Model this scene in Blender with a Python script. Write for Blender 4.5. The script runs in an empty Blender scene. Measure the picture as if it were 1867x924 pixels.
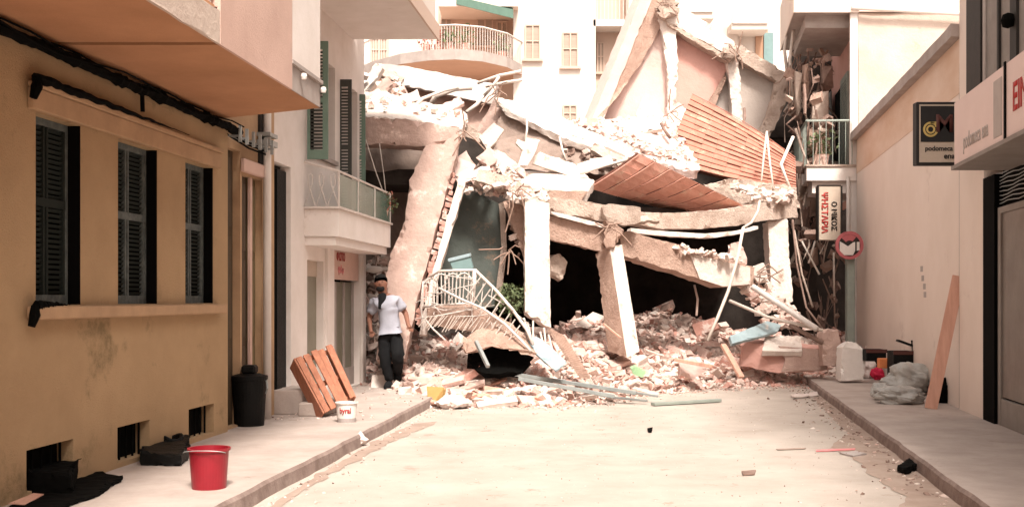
import bpy, bmesh, math, random
from mathutils import Vector, Matrix, noise
random.seed(11)
R = math.radians
S = bpy.context.scene
COL = S.collection
# ------------------------------------------------------------------ camera, sky, sun, exposure
FX = 2000.0; HY = 545.0; CX = 933.5; CAMH = 1.45
cam = bpy.data.cameras.new('camera'); camo = bpy.data.objects.new('camera', cam); COL.objects.link(camo)
camo.location = (0, 0, CAMH); camo.rotation_euler = (R(90), 0, 0)
cam.sensor_width = 36; cam.lens = 36 * FX / 1867; cam.shift_y = (HY - 462) / 1867
cam.clip_start = .1; cam.clip_end = 500
S.camera = camo
SUN_EL, SUN_AZ = 54, 12           # from behind the camera and to its right
w = bpy.data.worlds.new('World'); S.world = w; w.use_nodes = True
nt = w.node_tree; nt.nodes.clear()
sky = nt.nodes.new('ShaderNodeTexSky'); sky.sky_type = 'NISHITA'; sky.sun_disc = False
sky.sun_elevation = R(SUN_EL); sky.sun_rotation = R(180 - SUN_AZ); sky.dust_density = 5; sky.air_density = 1.0; sky.ozone_density = 1.0
hs = nt.nodes.new('ShaderNodeHueSaturation'); hs.inputs['Saturation'].default_value = .12
tint = nt.nodes.new('ShaderNodeMix'); tint.data_type = 'RGBA'; tint.blend_type = 'MULTIPLY'; tint.inputs[0].default_value = 1
tint.inputs[7].default_value = (1, .925, .85, 1)
bg = nt.nodes.new('ShaderNodeBackground'); bg.inputs['Strength'].default_value = .135
wo = nt.nodes.new('ShaderNodeOutputWorld')
nt.links.new(sky.outputs[0], hs.inputs['Color']); nt.links.new(hs.outputs[0], tint.inputs[6])
nt.links.new(tint.outputs[2], bg.inputs[0]); nt.links.new(bg.outputs[0], wo.inputs[0])
sl = bpy.data.lights.new('sun', 'SUN'); sl.energy = 2.6; sl.angle = R(10); sl.color = (1, .94, .85)
so = bpy.data.objects.new('sun', sl); COL.objects.link(so)
sd = Vector((math.sin(R(SUN_AZ)) * math.cos(R(SUN_EL)), -math.cos(R(SUN_AZ)) * math.cos(R(SUN_EL)), math.sin(R(SUN_EL))))
so.rotation_euler = sd.to_track_quat('Z', 'Y').to_euler(); so.location = (2, -5, 15)
S.view_settings.view_transform = 'Standard'; S.view_settings.look = 'None'; S.view_settings.gamma = 1
S.view_settings.exposure = 1.12
S.render.engine = 'CYCLES'
S.cycles.max_bounces = 6; S.cycles.diffuse_bounces = 3; S.cycles.use_denoising = True

# ------------------------------------------------------------------ materials
def mat(name, c1, c2=None, scale=3, rough=.9, bump=.3, bscale=None, spots=None, sscale=1.2, sth=.62, metal=0, alpha=1, detail=8, stretch=None, spec=.3):
    m = bpy.data.materials.new(name); m.use_nodes = True
    t = m.node_tree; b = t.nodes['Principled BSDF']; L = t.links.new
    b.inputs['Roughness'].default_value = rough; b.inputs['Metallic'].default_value = metal
    b.inputs['Specular IOR Level'].default_value = spec
    tc = t.nodes.new('ShaderNodeTexCoord'); src = tc.outputs['Object']
    if stretch:
        mp = t.nodes.new('ShaderNodeMapping'); mp.inputs['Scale'].default_value = stretch
        L(src, mp.inputs[0]); src = mp.outputs[0]
    n = t.nodes.new('ShaderNodeTexNoise'); n.inputs['Scale'].default_value = scale; n.inputs['Detail'].default_value = detail; n.inputs['Roughness'].default_value = .65
    L(src, n.inputs['Vector'])
    r = t.nodes.new('ShaderNodeValToRGB'); r.color_ramp.elements[0].position = .35; r.color_ramp.elements[1].position = .66
    c2 = c2 or tuple(x * .78 for x in c1)
    r.color_ramp.elements[0].color = (*c2, 1); r.color_ramp.elements[1].color = (*c1, 1)
    L(n.outputs[0], r.inputs[0]); out = r.outputs[0]
    if spots:
        n2 = t.nodes.new('ShaderNodeTexNoise'); n2.inputs['Scale'].default_value = sscale; n2.inputs['Detail'].default_value = 10; n2.inputs['Roughness'].default_value = .72
        L(src, n2.inputs['Vector'])
        r2 = t.nodes.new('ShaderNodeValToRGB'); r2.color_ramp.elements[0].position = sth - .04; r2.color_ramp.elements[1].position = sth + .05
        L(n2.outputs[0], r2.inputs[0])
        mx = t.nodes.new('ShaderNodeMix'); mx.data_type = 'RGBA'
        L(r2.outputs[0], mx.inputs[0]); L(out, mx.inputs[6]); mx.inputs[7].default_value = (*spots, 1); out = mx.outputs[2]
    L(out, b.inputs['Base Color'])
    if bump:
        n3 = t.nodes.new('ShaderNodeTexNoise'); n3.inputs['Scale'].default_value = bscale or scale * 6; n3.inputs['Detail'].default_value = 8; n3.inputs['Roughness'].default_value = .7
        L(src, n3.inputs['Vector'])
        bp = t.nodes.new('ShaderNodeBump'); bp.inputs['Strength'].default_value = bump; bp.inputs['Distance'].default_value = .03
        L(n3.outputs[0], bp.inputs['Height']); L(bp.outputs[0], b.inputs['Normal'])
    if alpha < 1: b.inputs['Alpha'].default_value = alpha
    return m
def flat(name, c, rough=.6, metal=0, **k): return mat(name, c, tuple(x * .85 for x in c), 5, rough, .05, metal=metal, **k)
M = {}
M['road'] = mat('dusty road', (.50, .43, .38), (.40, .335, .29), 1.1, .95, .4, 60, spots=(.32, .25, .205), sscale=2.6, sth=.63, detail=14)
M['pave'] = mat('pavement cement', (.47, .39, .35), (.37, .30, .265), 2.2, .95, .3, 30, spots=(.26, .2, .17), sscale=1.6, sth=.66)
M['kerb'] = mat('kerb stone', (.33, .25, .22), (.2, .14, .12), 5, .95, .5, 25)
M['stain'] = mat('damp stain', (.38, .29, .24), (.30, .215, .175), 4, .9, .2, 40)
M['ochre'] = mat('ochre stucco', (.47, .315, .18), (.39, .255, .142), 1.1, .95, .55, 70, spots=(.24, .17, .09), sscale=.9, sth=.60)
M['ochre_band'] = mat('ochre band', (.48, .31, .185), (.39, .25, .15), 4, .95, .3, 50)
M['soffit'] = mat('orange soffit plaster', (.50, .25, .135), (.40, .195, .10), 1.2, .9, .15, 60, spots=(.42, .2, .11), sscale=2, sth=.7)
M['pinkwall'] = mat('pink painted wall', (.64, .44, .37), (.54, .36, .30), 1.3, .9, .2, 50, spots=(.45, .34, .30), sscale=1.4, sth=.66)
M['rightwall'] = mat('pale pink wall', (.80, .675, .60), (.74, .61, .53), .8, .92, .22, 45, spots=(.62, .49, .43), sscale=.9, sth=.66)
M['eavestain'] = mat('orange rust stain', (.72, .56, .46), (.62, .42, .30), 1.4, .9, .2, 40, stretch=(1, .35, 1))
M['white'] = mat('white render', (.78, .70, .66), (.70, .62, .57), 2.5, .9, .15, 30, spots=(.58, .48, .43), sscale=2.2, sth=.68)
M['greyrend'] = mat('grey render', (.42, .36, .33), (.34, .28, .255), 3, .9, .2, 30)
M['flank'] = mat('patched flank render', (.60, .49, .42), (.50, .39, .33), 1.6, .95, .5, 14, spots=(.46, .31, .24), sscale=1.3, sth=.64)
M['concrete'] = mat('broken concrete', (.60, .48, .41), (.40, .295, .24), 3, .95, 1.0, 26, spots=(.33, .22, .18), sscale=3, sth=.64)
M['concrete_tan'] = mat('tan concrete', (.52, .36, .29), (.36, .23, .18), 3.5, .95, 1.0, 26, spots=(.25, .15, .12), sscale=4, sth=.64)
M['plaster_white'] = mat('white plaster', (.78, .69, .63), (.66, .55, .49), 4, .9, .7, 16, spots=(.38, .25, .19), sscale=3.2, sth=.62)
M['plaster_pink'] = mat('pink plaster', (.62, .35, .30), (.56, .31, .26), 1.6, .9, .3, 20, spots=(.64, .50, .44), sscale=1.4, sth=.66)
M['plaster_cream'] = mat('cream pink plaster', (.68, .51, .465), (.62, .45, .40), 1.3, .9, .3, 20, spots=(.48, .32, .25), sscale=1.8, sth=.68)
M['plaster_grey'] = mat('grey pink plaster', (.50, .43, .39), (.43, .36, .32), 1.3, .9, .3, 20, spots=(.6, .5, .44), sscale=1.8, sth=.66)
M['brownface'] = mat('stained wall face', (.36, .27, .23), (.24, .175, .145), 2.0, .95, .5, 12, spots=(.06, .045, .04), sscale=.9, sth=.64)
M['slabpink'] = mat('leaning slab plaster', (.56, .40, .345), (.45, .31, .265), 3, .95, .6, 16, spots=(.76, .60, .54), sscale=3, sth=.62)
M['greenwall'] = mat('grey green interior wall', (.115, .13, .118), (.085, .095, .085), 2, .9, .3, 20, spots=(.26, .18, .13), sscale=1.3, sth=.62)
M['dark'] = mat('dark interior', (.05, .038, .032), (.018, .013, .011), 2, .95, .5, 8)  # shade inside the ruin put into the colour
M['brick'] = mat('brick rubble', (.60, .335, .28), (.48, .25, .20), 6, .95, .6, 30, spots=(.74, .60, .54), sscale=5, sth=.54)
M['brick2'] = mat('dusty brick rubble', (.70, .50, .44), (.60, .40, .34), 6, .95, .6, 30, spots=(.74, .6, .53), sscale=5, sth=.56)
M['chunk'] = mat('cement rubble', (.72, .58, .52), (.58, .44, .38), 6, .95, .6, 30)
M['chunkw'] = mat('white plaster rubble', (.80, .71, .65), (.66, .54, .48), 6, .95, .5, 30)
M['chunkd'] = mat('brown rubble', (.30, .20, .165), (.19, .12, .095), 6, .95, .6, 30)
M['tile'] = mat('terracotta boards', (.50, .215, .16), (.42, .17, .12), 5, .85, .3, 25, spots=(.60, .34, .25), sscale=3, sth=.6, stretch=(1, 1, 1))
M['tilepale'] = mat('pale terracotta boards', (.72, .39, .31), (.63, .31, .235), 5, .85, .3, 25, spots=(.7, .46, .36), sscale=3, sth=.6)
M['tile_dark'] = mat('terracotta joint', (.12, .045, .03), (.08, .03, .02), 5, .9, .3, 25)
M['wood'] = mat('reddish wood', (.48, .20, .12), (.33, .13, .08), 3, .7, .3, 20, stretch=(6, 6, .6))
M['plank'] = mat('pink plank wood', (.66, .38, .29), (.55, .30, .225), 3, .75, .3, 20, stretch=(8, 8, .7))
M['brown_door'] = mat('brown door wood', (.085, .055, .03), (.05, .032, .018), 3, .6, .2, 20, stretch=(8, 8, .5))
M['olive_door'] = mat('olive door paint', (.20, .15, .075), (.15, .11, .055), 3, .6, .2, 20, stretch=(4, 4, .5))
M['shutter_blue'] = mat('grey blue shutter paint', (.13, .145, .14), (.06, .07, .068), 14, .7, .3, 30)
M['reveal_dark'] = flat('painted reveal shade', (.004, .0035, .0035), .9, spec=.05)
M['slat_dark'] = flat('dark green slats', (.022, .026, .023), .8, spec=.1)
M['green_paint'] = flat('green shutter paint', (.17, .25, .20), .55)
M['louver'] = flat('dark louver', (.055, .055, .048), .6)
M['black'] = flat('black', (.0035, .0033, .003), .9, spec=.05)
M['blackplastic'] = mat('black plastic', (.006, .0055, .005), (.003, .003, .003), 6, .55, .3, spec=.15)
M['rail'] = flat('pale painted rail', (.68, .60, .55), .5, spec=.4)
M['rod'] = flat('rusty rod', (.34, .22, .17), .7)
M['rodw'] = flat('pale bent rod', (.70, .60, .53), .6)
M['steel'] = flat('grey steel', (.34, .35, .34), .45, .3)
M['teal'] = flat('teal sheet metal', (.20, .30, .30), .5)
M['paleblue'] = mat('pale blue sheet metal', (.34, .43, .46), (.26, .33, .35), 4, .5, .2, 10, spots=(.6, .5, .44), sscale=3, sth=.62)
M['polegrey'] = mat('grey aluminium bars', (.30, .32, .31), (.22, .235, .23), 6, .5, .1)
M['red'] = mat('red plastic', (.29, .010, .022), (.23, .009, .018), 4, .38, .03, spec=.5)
M['whiteplastic'] = mat('white plastic', (.74, .68, .64), (.68, .62, .58), 6, .5, .05)
M['redprint'] = flat('red print', (.42, .035, .03), .6)
M['pinkprint'] = flat('pink print', (.72, .25, .25), .6)
M['greyprint'] = flat('grey print', (.42, .36, .34), .6)
M['blackprint'] = flat('black print', (.02, .018, .018), .6)
M['gold'] = flat('gold print', (.55, .40, .14), .5)
M['signface'] = mat('pink sign face', (.70, .55, .51), (.66, .51, .47), 2, .5, .05)
M['signgrey'] = flat('grey sign band', (.42, .36, .33), .6)
M['signcream'] = mat('cream sign board', (.52, .42, .34), (.46, .37, .30), 5, .7, .1)
M['shopwin'] = mat('dusty shop window', (.20, .165, .14), (.14, .11, .095), 2.5, .35, .1, 10, spots=(.13, .11, .1), sscale=2, sth=.66)
M['shopgrey'] = mat('grey shop cladding', (.27, .235, .21), (.22, .185, .165), 3, .7, .1)
M['darkgrey'] = mat('dark grey cladding', (.03, .024, .02), (.02, .016, .014), 6, .7, .1)
M['awning'] = flat('green awning', (.12, .20, .16), .8)
M['peach'] = mat('peach balcony underside', (.52, .31, .21), (.47, .28, .19), 1, .9, .1)
M['farwhite'] = mat('far white wall', (.70, .62, .56), (.65, .57, .51), .5, .9, .08, 10)
M['farpink'] = mat('far pink wall', (.60, .45, .37), (.56, .41, .335), .5, .9, .08, 10)
M['blind'] = mat('far roller blind', (.42, .33, .27), (.36, .28, .23), 2, .8, .3, 6, stretch=(.2, .2, 8))
M['glass'] = flat('greenish glass', (.15, .24, .19), .2, alpha=.7, spec=.6)
M['doorpane'] = mat('olive grey door pane', (.24, .22, .165), (.19, .17, .125), 3, .4, .1)
M['skin'] = mat('skin', (.25, .115, .075), (.21, .09, .06), 6, .6, .05)
M['shirt'] = mat('pale shirt', (.40, .40, .46), (.33, .33, .38), 5, .9, .2, 10)
M['trousers'] = mat('black trousers', (.007, .007, .008), (.004, .004, .005), 5, .95, .2, 10)
M['hair'] = mat('dark hair', (.009, .007, .006), (.005, .004, .004), 20, .8, .4, 60)
M['foliage'] = mat('dusty leaves', (.17, .20, .10), (.10, .13, .06), 8, .8, .1)
M['flower'] = flat('red flowers', (.50, .16, .12), .8)
M['bagsilver'] = mat('grey plastic bag', (.46, .445, .42), (.30, .29, .275), 5, .32, .5, 12, spec=.5)
M['bagwhite'] = mat('white plastic bag', (.72, .62, .58), (.60, .50, .46), 5, .5, .5, 12)
M['yellow'] = mat('ochre yellow box', (.46, .29, .10), (.38, .23, .075), 4, .7, .2)
M['orange'] = flat('orange box', (.68, .22, .08), .6)
M['crimson'] = flat('crimson cloth', (.62, .02, .07), .7)
M['greenp'] = flat('pale green plastic', (.30, .46, .26), .6)
M['maroon'] = flat('maroon box', (.09, .03, .025), .6)
M['palepost'] = mat('grey green post paint', (.30, .33, .29), (.24, .265, .235), 4, .6, .15)
M['signred'] = flat('faded red ring', (.48, .13, .14), .5)

# ------------------------------------------------------------------ helpers
def P(x, y, Y): return Vector(((x - CX) * Y / FX, Y, CAMH - (y - HY) * Y / FX))
def GY(y, z=0): return (CAMH - z) * FX / (y - HY)
def G(x, y, z=0): return P(x, y, GY(y, z))
ID = lambda x, y, z: Vector((x, y, z))
LM = lambda a, Y, z: Vector((-a + .1035 * Y, Y, z))       # left side of the street: a metres left of its axis
RM = lambda b, Y, z: Vector((b + .1685 * Y, Y, z))        # right side
def YL(px, a=4.0): return a / (.1035 - (px - CX) / FX)
def YR(px, b=3.2): return b / ((px - CX) / FX - .1685)
def ZP(py, Y): return CAMH - (py - HY) * Y / FX

class MB:
    def __init__(s): s.v = []; s.f = []; s.m = []
    def add(s, vs, fs, mi=0):
        o = len(s.v); s.v += [tuple(v) for v in vs]; s.f += [tuple(i + o for i in f) for f in fs]; s.m += [mi] * len(fs); return s
    def box(s, mp, x0, x1, y0, y1, z0, z1, mi=0):
        vs = [mp(x, y, z) for x in (x0, x1) for y in (y0, y1) for z in (z0, z1)]
        return s.add(vs, [(0, 1, 3, 2), (4, 6, 7, 5), (0, 4, 5, 1), (2, 3, 7, 6), (0, 2, 6, 4), (1, 5, 7, 3)], mi)
    def obox(s, c, ax, ay, az, hx, hy, hz, mi=0):
        c = Vector(c)
        return s.box(lambda x, y, z: c + ax * x + ay * y + az * z, -hx, hx, -hy, hy, -hz, hz, mi)
    def bar(s, p0, p1, w, h=None, up=None, mi=0):
        p0 = Vector(p0); p1 = Vector(p1); h = h or w; d = (p1 - p0); L = d.length; d.normalize()
        up = Vector(up) if up else (Vector((0, 0, 1)) if abs(d.z) < .9 else Vector((0, 1, 0)))
        sx = d.cross(up).normalized(); u = sx.cross(d)
        return s.obox((p0 + p1) / 2, d, sx, u, L / 2, w / 2, h / 2, mi)
    def tube(s, pts, r, n=6, mi=0, cap=True):
        pts = [Vector(p) for p in pts]; rs = r if isinstance(r, list) else [r] * len(pts); o = len(s.v)
        ring = []
        for i, p in enumerate(pts):
            d = (pts[min(i + 1, len(pts) - 1)] - pts[max(i - 1, 0)]).normalized()
            up = Vector((0, 0, 1)) if abs(d.z) < .95 else Vector((1, 0, 0))
            a = d.cross(up).normalized(); b = a.cross(d)
            ring += [p + (a * math.cos(2 * math.pi * k / n) + b * math.sin(2 * math.pi * k / n)) * rs[i] for k in range(n)]
        fs = [(i * n + k, i * n + (k + 1) % n, (i + 1) * n + (k + 1) % n, (i + 1) * n + k) for i in range(len(pts) - 1) for k in range(n)]
        if cap: fs += [tuple(range(n))[::-1], tuple(range((len(pts) - 1) * n, len(pts) * n))]
        return s.add(ring, fs, mi)
    def lathe(s, c, prof, n=28, mi=0, ax=None):
        c = Vector(c); o = []
        for r, z in prof: o += [c + Vector((r * math.cos(2 * math.pi * k / n), r * math.sin(2 * math.pi * k / n), z)) for k in range(n)]
        fs = [(i * n + k, i * n + (k + 1) % n, (i + 1) * n + (k + 1) % n, (i + 1) * n + k) for i in range(len(prof) - 1) for k in range(n)]
        return s.add(o, fs, mi)
    def prism(s, pts, ext, mi=0):
        n = len(pts); pts = [Vector(p) for p in pts]; ext = Vector(ext)
        return s.add(pts + [p + ext for p in pts], [tuple(range(n)), tuple(range(2 * n - 1, n - 1, -1))] + [((i + 1) % n, i, i + n, (i + 1) % n + n) for i in range(n)], mi)
    def build(s, name, m, parent=None, smooth=False, rough=0, seg=.15, nscale=3, seed=0, bevel=0):
        me = bpy.data.meshes.new(name); me.from_pydata(s.v, [], s.f)
        ms = m if isinstance(m, (list, tuple)) else [m]
        for k in ms: me.materials.append(M[k] if isinstance(k, str) else k)
        for p, i in zip(me.polygons, s.m): p.material_index = i
        bm = bmesh.new(); bm.from_mesh(me); bmesh.ops.recalc_face_normals(bm, faces=bm.faces)
        if bevel: bmesh.ops.bevel(bm, geom=list(bm.edges), offset=bevel, segments=1, affect='EDGES', clamp_overlap=True)
        if rough:
            bmesh.ops.triangulate(bm, faces=bm.faces)
            for _ in range(5):
                es = [e for e in bm.edges if e.calc_length() > seg]
                if not es or len(bm.faces) > 9000: break
                bmesh.ops.subdivide_edges(bm, edges=es, cuts=1); bmesh.ops.triangulate(bm, faces=[f for f in bm.faces if len(f.verts) > 3])
            off = Vector((seed * 7.3, seed * 3.1, seed * 5.7))
            sharp = set()
            for e in bm.edges:
                if len(e.link_faces) == 2 and e.calc_face_angle(0) > .7: sharp.update(e.verts)
            nv = {}
            for v in bm.verts:
                a = rough * (.9 if v in sharp else .25)
                nz = noise.noise_vector(v.co * nscale * 1.6 + off) * .8 + noise.noise_vector(v.co * nscale * 5 + off) * .8
                d = nz * a
                if v in sharp:
                    chip = max(0, noise.noise(v.co * nscale * 3 + off * 2) - .2)
                    d -= v.normal * chip * rough * 6
                nv[v] = d
            for v, d in nv.items(): v.co += d
        bm.to_mesh(me); bm.free()
        if smooth:
            for p in me.polygons: p.use_smooth = True
        o = bpy.data.objects.new(name, me); COL.objects.link(o)
        if parent: o.parent = parent
        return o

def tag(o, label=None, cat=None, group=None, kind=None):
    if label: o['label'] = label
    if cat: o['category'] = cat
    if group: o['group'] = group
    if kind: o['kind'] = kind
    return o
def empty(name, loc, label, cat, group=None):
    o = bpy.data.objects.new(name, None); COL.objects.link(o); o.empty_display_size = .2
    o['_base'] = 1; del o['_base']
    tag(o, label, cat, group); return o      # parts are modelled in world coordinates, so the empty stays at the origin
def struct(o): return tag(o, kind='structure')
_n = [0]
def slab(name, pts, th, m, label=None, cat='slab', group=None, rough=.02, seg=.11, parent=None, bow=None, nscale=3):
    """a slab whose face is the polygon pts [(px,py,depth)], with real thickness th away from the viewer"""
    _n[0] += 1
    V = [P(*p) for p in pts]; n = Vector((0, 0, 0)); c = sum(V, Vector()) / len(V)
    for i in range(len(V)): n += (V[i] - c).cross(V[(i + 1) % len(V)] - c)
    n.normalize()
    if n.dot(c - Vector((0, 0, CAMH))) < 0: n = -n
    o = MB().prism(V, n * th).build(name, m, parent, rough=rough, seg=seg, seed=_n[0], nscale=nscale)
    if label: tag(o, label, cat, group)
    return o
def text(s, c, right, up, h, m, parent, depth=.004, name='lettering', squeeze=1, center=True, bold=0):
    cu = bpy.data.curves.new('t', 'FONT'); cu.body = s; cu.size = 1; cu.extrude = 0; cu.offset = bold
    to = bpy.data.objects.new('t', cu); COL.objects.link(to)
    dg = bpy.context.evaluated_depsgraph_get(); me = bpy.data.meshes.new_from_object(to.evaluated_get(dg))
    bpy.data.objects.remove(to)
    xs = [v.co.x for v in me.vertices] or [0]; ys = [v.co.y for v in me.vertices] or [0]
    x0, x1, y0, y1 = min(xs), max(xs), min(ys), max(ys); k = h / max(y1 - y0, 1e-3); c = Vector(c); right = Vector(right).normalized(); up = Vector(up).normalized()
    nrm = right.cross(up).normalized()
    for v in me.vertices:
        x, y = v.co.x, v.co.y
        v.co = c + right * (x - ((x0 + x1) / 2 if center else x0)) * k * squeeze + up * (y - (y0 + y1) / 2) * k
    me.materials.clear(); me.materials.append(M[m]); 
    bm = bmesh.new(); bm.from_mesh(me)
    r = bmesh.ops.extrude_face_region(bm, geom=list(bm.faces)); vs = [g for g in r['geom'] if isinstance(g, bmesh.types.BMVert)]
    bmesh.ops.translate(bm, verts=vs, vec=nrm * depth); bm.to_mesh(me); bm.free()
    me.name = name; o = bpy.data.objects.new(name, me); COL.objects.link(o); o.parent = parent
    return o
def holed(mp, a_f, a_b, y0, y1, z0, z1, holes):
    """wall between laterals a_f (street face) and a_b with rectangular openings [(y0,y1,z0,z1)]"""
    b = MB(); ys = sorted({y0, y1, *[h[0] for h in holes], *[h[1] for h in holes]}); zs = sorted({z0, z1, *[h[2] for h in holes], *[h[3] for h in holes]})
    ys = [y for y in ys if y0 <= y <= y1]; zs = [z for z in zs if z0 <= z <= z1]
    def solid(i, j):
        if i < 0 or j < 0 or i >= len(ys) - 1 or j >= len(zs) - 1: return False
        cy = (ys[i] + ys[i + 1]) / 2; cz = (zs[j] + zs[j + 1]) / 2
        return not any(h[0] < cy < h[1] and h[2] < cz < h[3] for h in holes)
    q = lambda *c: b.add([mp(*k) for k in c], [(0, 1, 2, 3)])
    for i in range(len(ys) - 1):
        for j in range(len(zs) - 1):
            if not solid(i, j): continue
            Y0, Y1, Z0, Z1 = ys[i], ys[i + 1], zs[j], zs[j + 1]
            for a in (a_f, a_b): q((a, Y0, Z0), (a, Y1, Z0), (a, Y1, Z1), (a, Y0, Z1))
            if not solid(i - 1, j): q((a_f, Y0, Z0), (a_b, Y0, Z0), (a_b, Y0, Z1), (a_f, Y0, Z1))
            if not solid(i + 1, j): q((a_f, Y1, Z0), (a_b, Y1, Z0), (a_b, Y1, Z1), (a_f, Y1, Z1))
            if not solid(i, j - 1): q((a_f, Y0, Z0), (a_b, Y0, Z0), (a_b, Y1, Z0), (a_f, Y1, Z0))
            if not solid(i, j + 1): q((a_f, Y0, Z1), (a_b, Y0, Z1), (a_b, Y1, Z1), (a_f, Y1, Z1))
    return b

# ------------------------------------------------------------------ ground
def sheet(name, pts, z, m, sub=0):
    b = MB().add([Vector((p[0], p[1], z)) for p in pts], [tuple(range(len(pts)))]); return struct(b.build(name, m))
sheet('ground', [(-150, -60), (150, -60), (150, 200), (-150, 200)], -.006, 'pave')
b = MB()
N = 40
for i in range(N):
    y0 = -4 + i * 1.0; y1 = y0 + 1
    b.add([LM(2.62, y0, 0), RM(1.86, y0, 0), RM(1.86, y1, 0), LM(2.62, y1, 0)], [(0, 1, 2, 3)])
struct(b.build('road', 'road'))
PH = .12
def pavement(name, mp, e, inner, y0, y1):
    sgn = 1 if inner > e else -1
    b = MB(); k = MB(); n = int((y1 - y0) / .25)
    def edge(y): return e + sgn * -.012 * noise.noise(Vector((e, y * 2.1, 3))) * 2
    for i in range(n):
        a = y0 + i * (y1 - y0) / n; c = y0 + (i + 1) * (y1 - y0) / n
        b.add([mp(e + sgn * .13, a, PH), mp(inner, a, PH), mp(inner, c, PH), mp(e + sgn * .13, c, PH)], [(0, 1, 2, 3)])
        ea, ec = edge(a), edge(c)
        b.add([mp(ea + sgn * .02, a, PH), mp(e + sgn * .13, a, PH), mp(e + sgn * .13, c, PH), mp(ec + sgn * .02, c, PH)], [(0, 1, 2, 3)])
        k.add([mp(ea + sgn * .02, a, PH), mp(ec + sgn * .02, c, PH), mp(ec, c, PH - .025), mp(ea, a, PH - .025)], [(0, 1, 2, 3)])
        k.add([mp(ea, a, PH - .025), mp(ec, c, PH - .025), mp(ec - sgn * .012, c, -.005), mp(ea - sgn * .012, a, -.005)], [(0, 1, 2, 3)])
    o = struct(b.build(name, 'pave')); q = k.build('kerb', 'kerb'); struct(q)
pavement('left_pavement', LM, 2.62, 4.3, -3, 17.5)
pavement('right_pavement', RM, 1.86, 3.6, -3, 22)
def gpoly(name, pts, m, z=.004, jit=.02):
    V = [G(*p) for p in pts]; out = []
    for i in range(len(V)):
        a, c = V[i], V[(i + 1) % len(V)]; k = max(2, int((c - a).length / .12))
        for j in range(k):
            p = a.lerp(c, j / k); out.append(p + noise.noise_vector(p * 4) * jit * 3)
    return struct(MB().add([Vector((p.x, p.y, z)) for p in out], [tuple(range(len(out)))]).build(name, m))
gpoly('damp_stain', [(1478, 722), (1500, 716), (1560, 750), (1640, 806), (1740, 872), (1790, 925), (1800, 960), (1640, 960), (1648, 905), (1590, 868), (1560, 838), (1515, 815), (1545, 790), (1520, 765)], 'stain')
gpoly('damp_stain', [(655, 822), (700, 796), (760, 772), (800, 768), (770, 782), (720, 802), (690, 818), (560, 890), (470, 945), (450, 945), (560, 876)], 'stain')

# ------------------------------------------------------------------ left: ochre house with deep bay
hA = empty('ochre_house', (0, 0, 0), 'ochre stucco house with orange bay underside on the left', 'house')
wz0, wz1 = 1.41, 2.715
wins = [(YL(65), YL(145)), (YL(215), YL(285)), (YL(338), YL(387))]
vents = [(YL(48), YL(134)), (YL(214), YL(273)), (YL(344), YL(390))]
holed(LM, 4.0, 4.3, 2.5, 11.03, .10, 3.26, [(a, c, wz0, wz1) for a, c in wins] + [(a, c, .16, .44) for a, c in vents]).build('wall', 'ochre', hA)
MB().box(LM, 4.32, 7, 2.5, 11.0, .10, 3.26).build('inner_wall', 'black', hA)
MB().box(LM, 3.955, 4.0, YL(50), YL(396), 2.725, 2.87).box(LM, 3.93, 4.0, YL(50), YL(396), 2.872, 2.91).build('window_moulding', 'ochre_band', hA, bevel=.006)
MB().box(LM, 3.90, 4.0, YL(47), YL(397), 1.31, 1.402).build('window_sill', 'ochre_band', hA, bevel=.01)
def soot(z, y0, y1, r0, nm):  # dark line of shadow and dirt, drawn as a black tapered tube
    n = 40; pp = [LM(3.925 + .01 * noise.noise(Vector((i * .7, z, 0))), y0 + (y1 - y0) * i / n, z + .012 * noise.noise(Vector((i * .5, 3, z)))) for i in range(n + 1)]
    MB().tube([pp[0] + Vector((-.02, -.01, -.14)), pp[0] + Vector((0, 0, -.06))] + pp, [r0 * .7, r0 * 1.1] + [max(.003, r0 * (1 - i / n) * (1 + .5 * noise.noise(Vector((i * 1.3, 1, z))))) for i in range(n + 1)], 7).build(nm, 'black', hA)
soot(2.925, YL(47), YL(330), .036, 'moulding_shadow_dirt')  # black tube for the shadow and dirt line on the moulding
soot(1.41, YL(45), YL(110), .034, 'sill_shadow_dirt')  # black tube for the shadow and dirt line on the sill
for k, (a, c) in enumerate(wins):
    fr = MB(); d = .085; w_ = .035
    fr.box(LM, 4 + d, 4.13, a, a + w_, wz0, wz1).box(LM, 4 + d, 4.13, c - w_, c, wz0, wz1)
    fr.box(LM, 4 + d, 4.13, a + w_, c - w_, wz1 - .05, wz1).box(LM, 4 + d, 4.13, a + w_, c - w_, wz0, wz0 + .07)
    f = fr.build('window_frame', 'shutter_blue', hA)
    MB().box(LM, 3.995, 4.3, c - .003, c + .002, wz0, wz1).build('jamb_shade', 'reveal_dark', f)  # near-black strip paints the shade on the far reveal
    mid = (a + c) / 2; cross = ZP(345 if k == 0 else 375, (a + c) / 2); cross = 2.13
    sh = MB(); sl_ = MB()
    for s0, s1 in ((a + w_, mid - .012), (mid + .012, c - w_)):
        for (z0, z1) in ((wz0 + .07, cross - .03), (cross + .03, wz1 - .05)):
            sh.box(LM, 4.09, 4.12, s0, s0 + .022, z0, z1).box(LM, 4.09, 4.12, s1 - .022, s1, z0, z1)
            n = int((z1 - z0) / .036)
            for i in range(n):
                z = z0 + (i + .5) * (z1 - z0) / n
                sl_.add([LM(4.097, s0 + .02, z + .010), LM(4.097, s1 - .02, z + .010), LM(4.117, s1 - .02, z - .012), LM(4.117, s0 + .02, z - .012)], [(0, 1, 2, 3)])
    sh.box(LM, 4.085, 4.125, a + w_, c - w_, cross - .03, cross + .03)
    so_ = sh.build('louvred_shutter', 'slat_dark' if k == 0 else 'shutter_blue', hA); sl_.build('louvres', 'slat_dark', so_)
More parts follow.
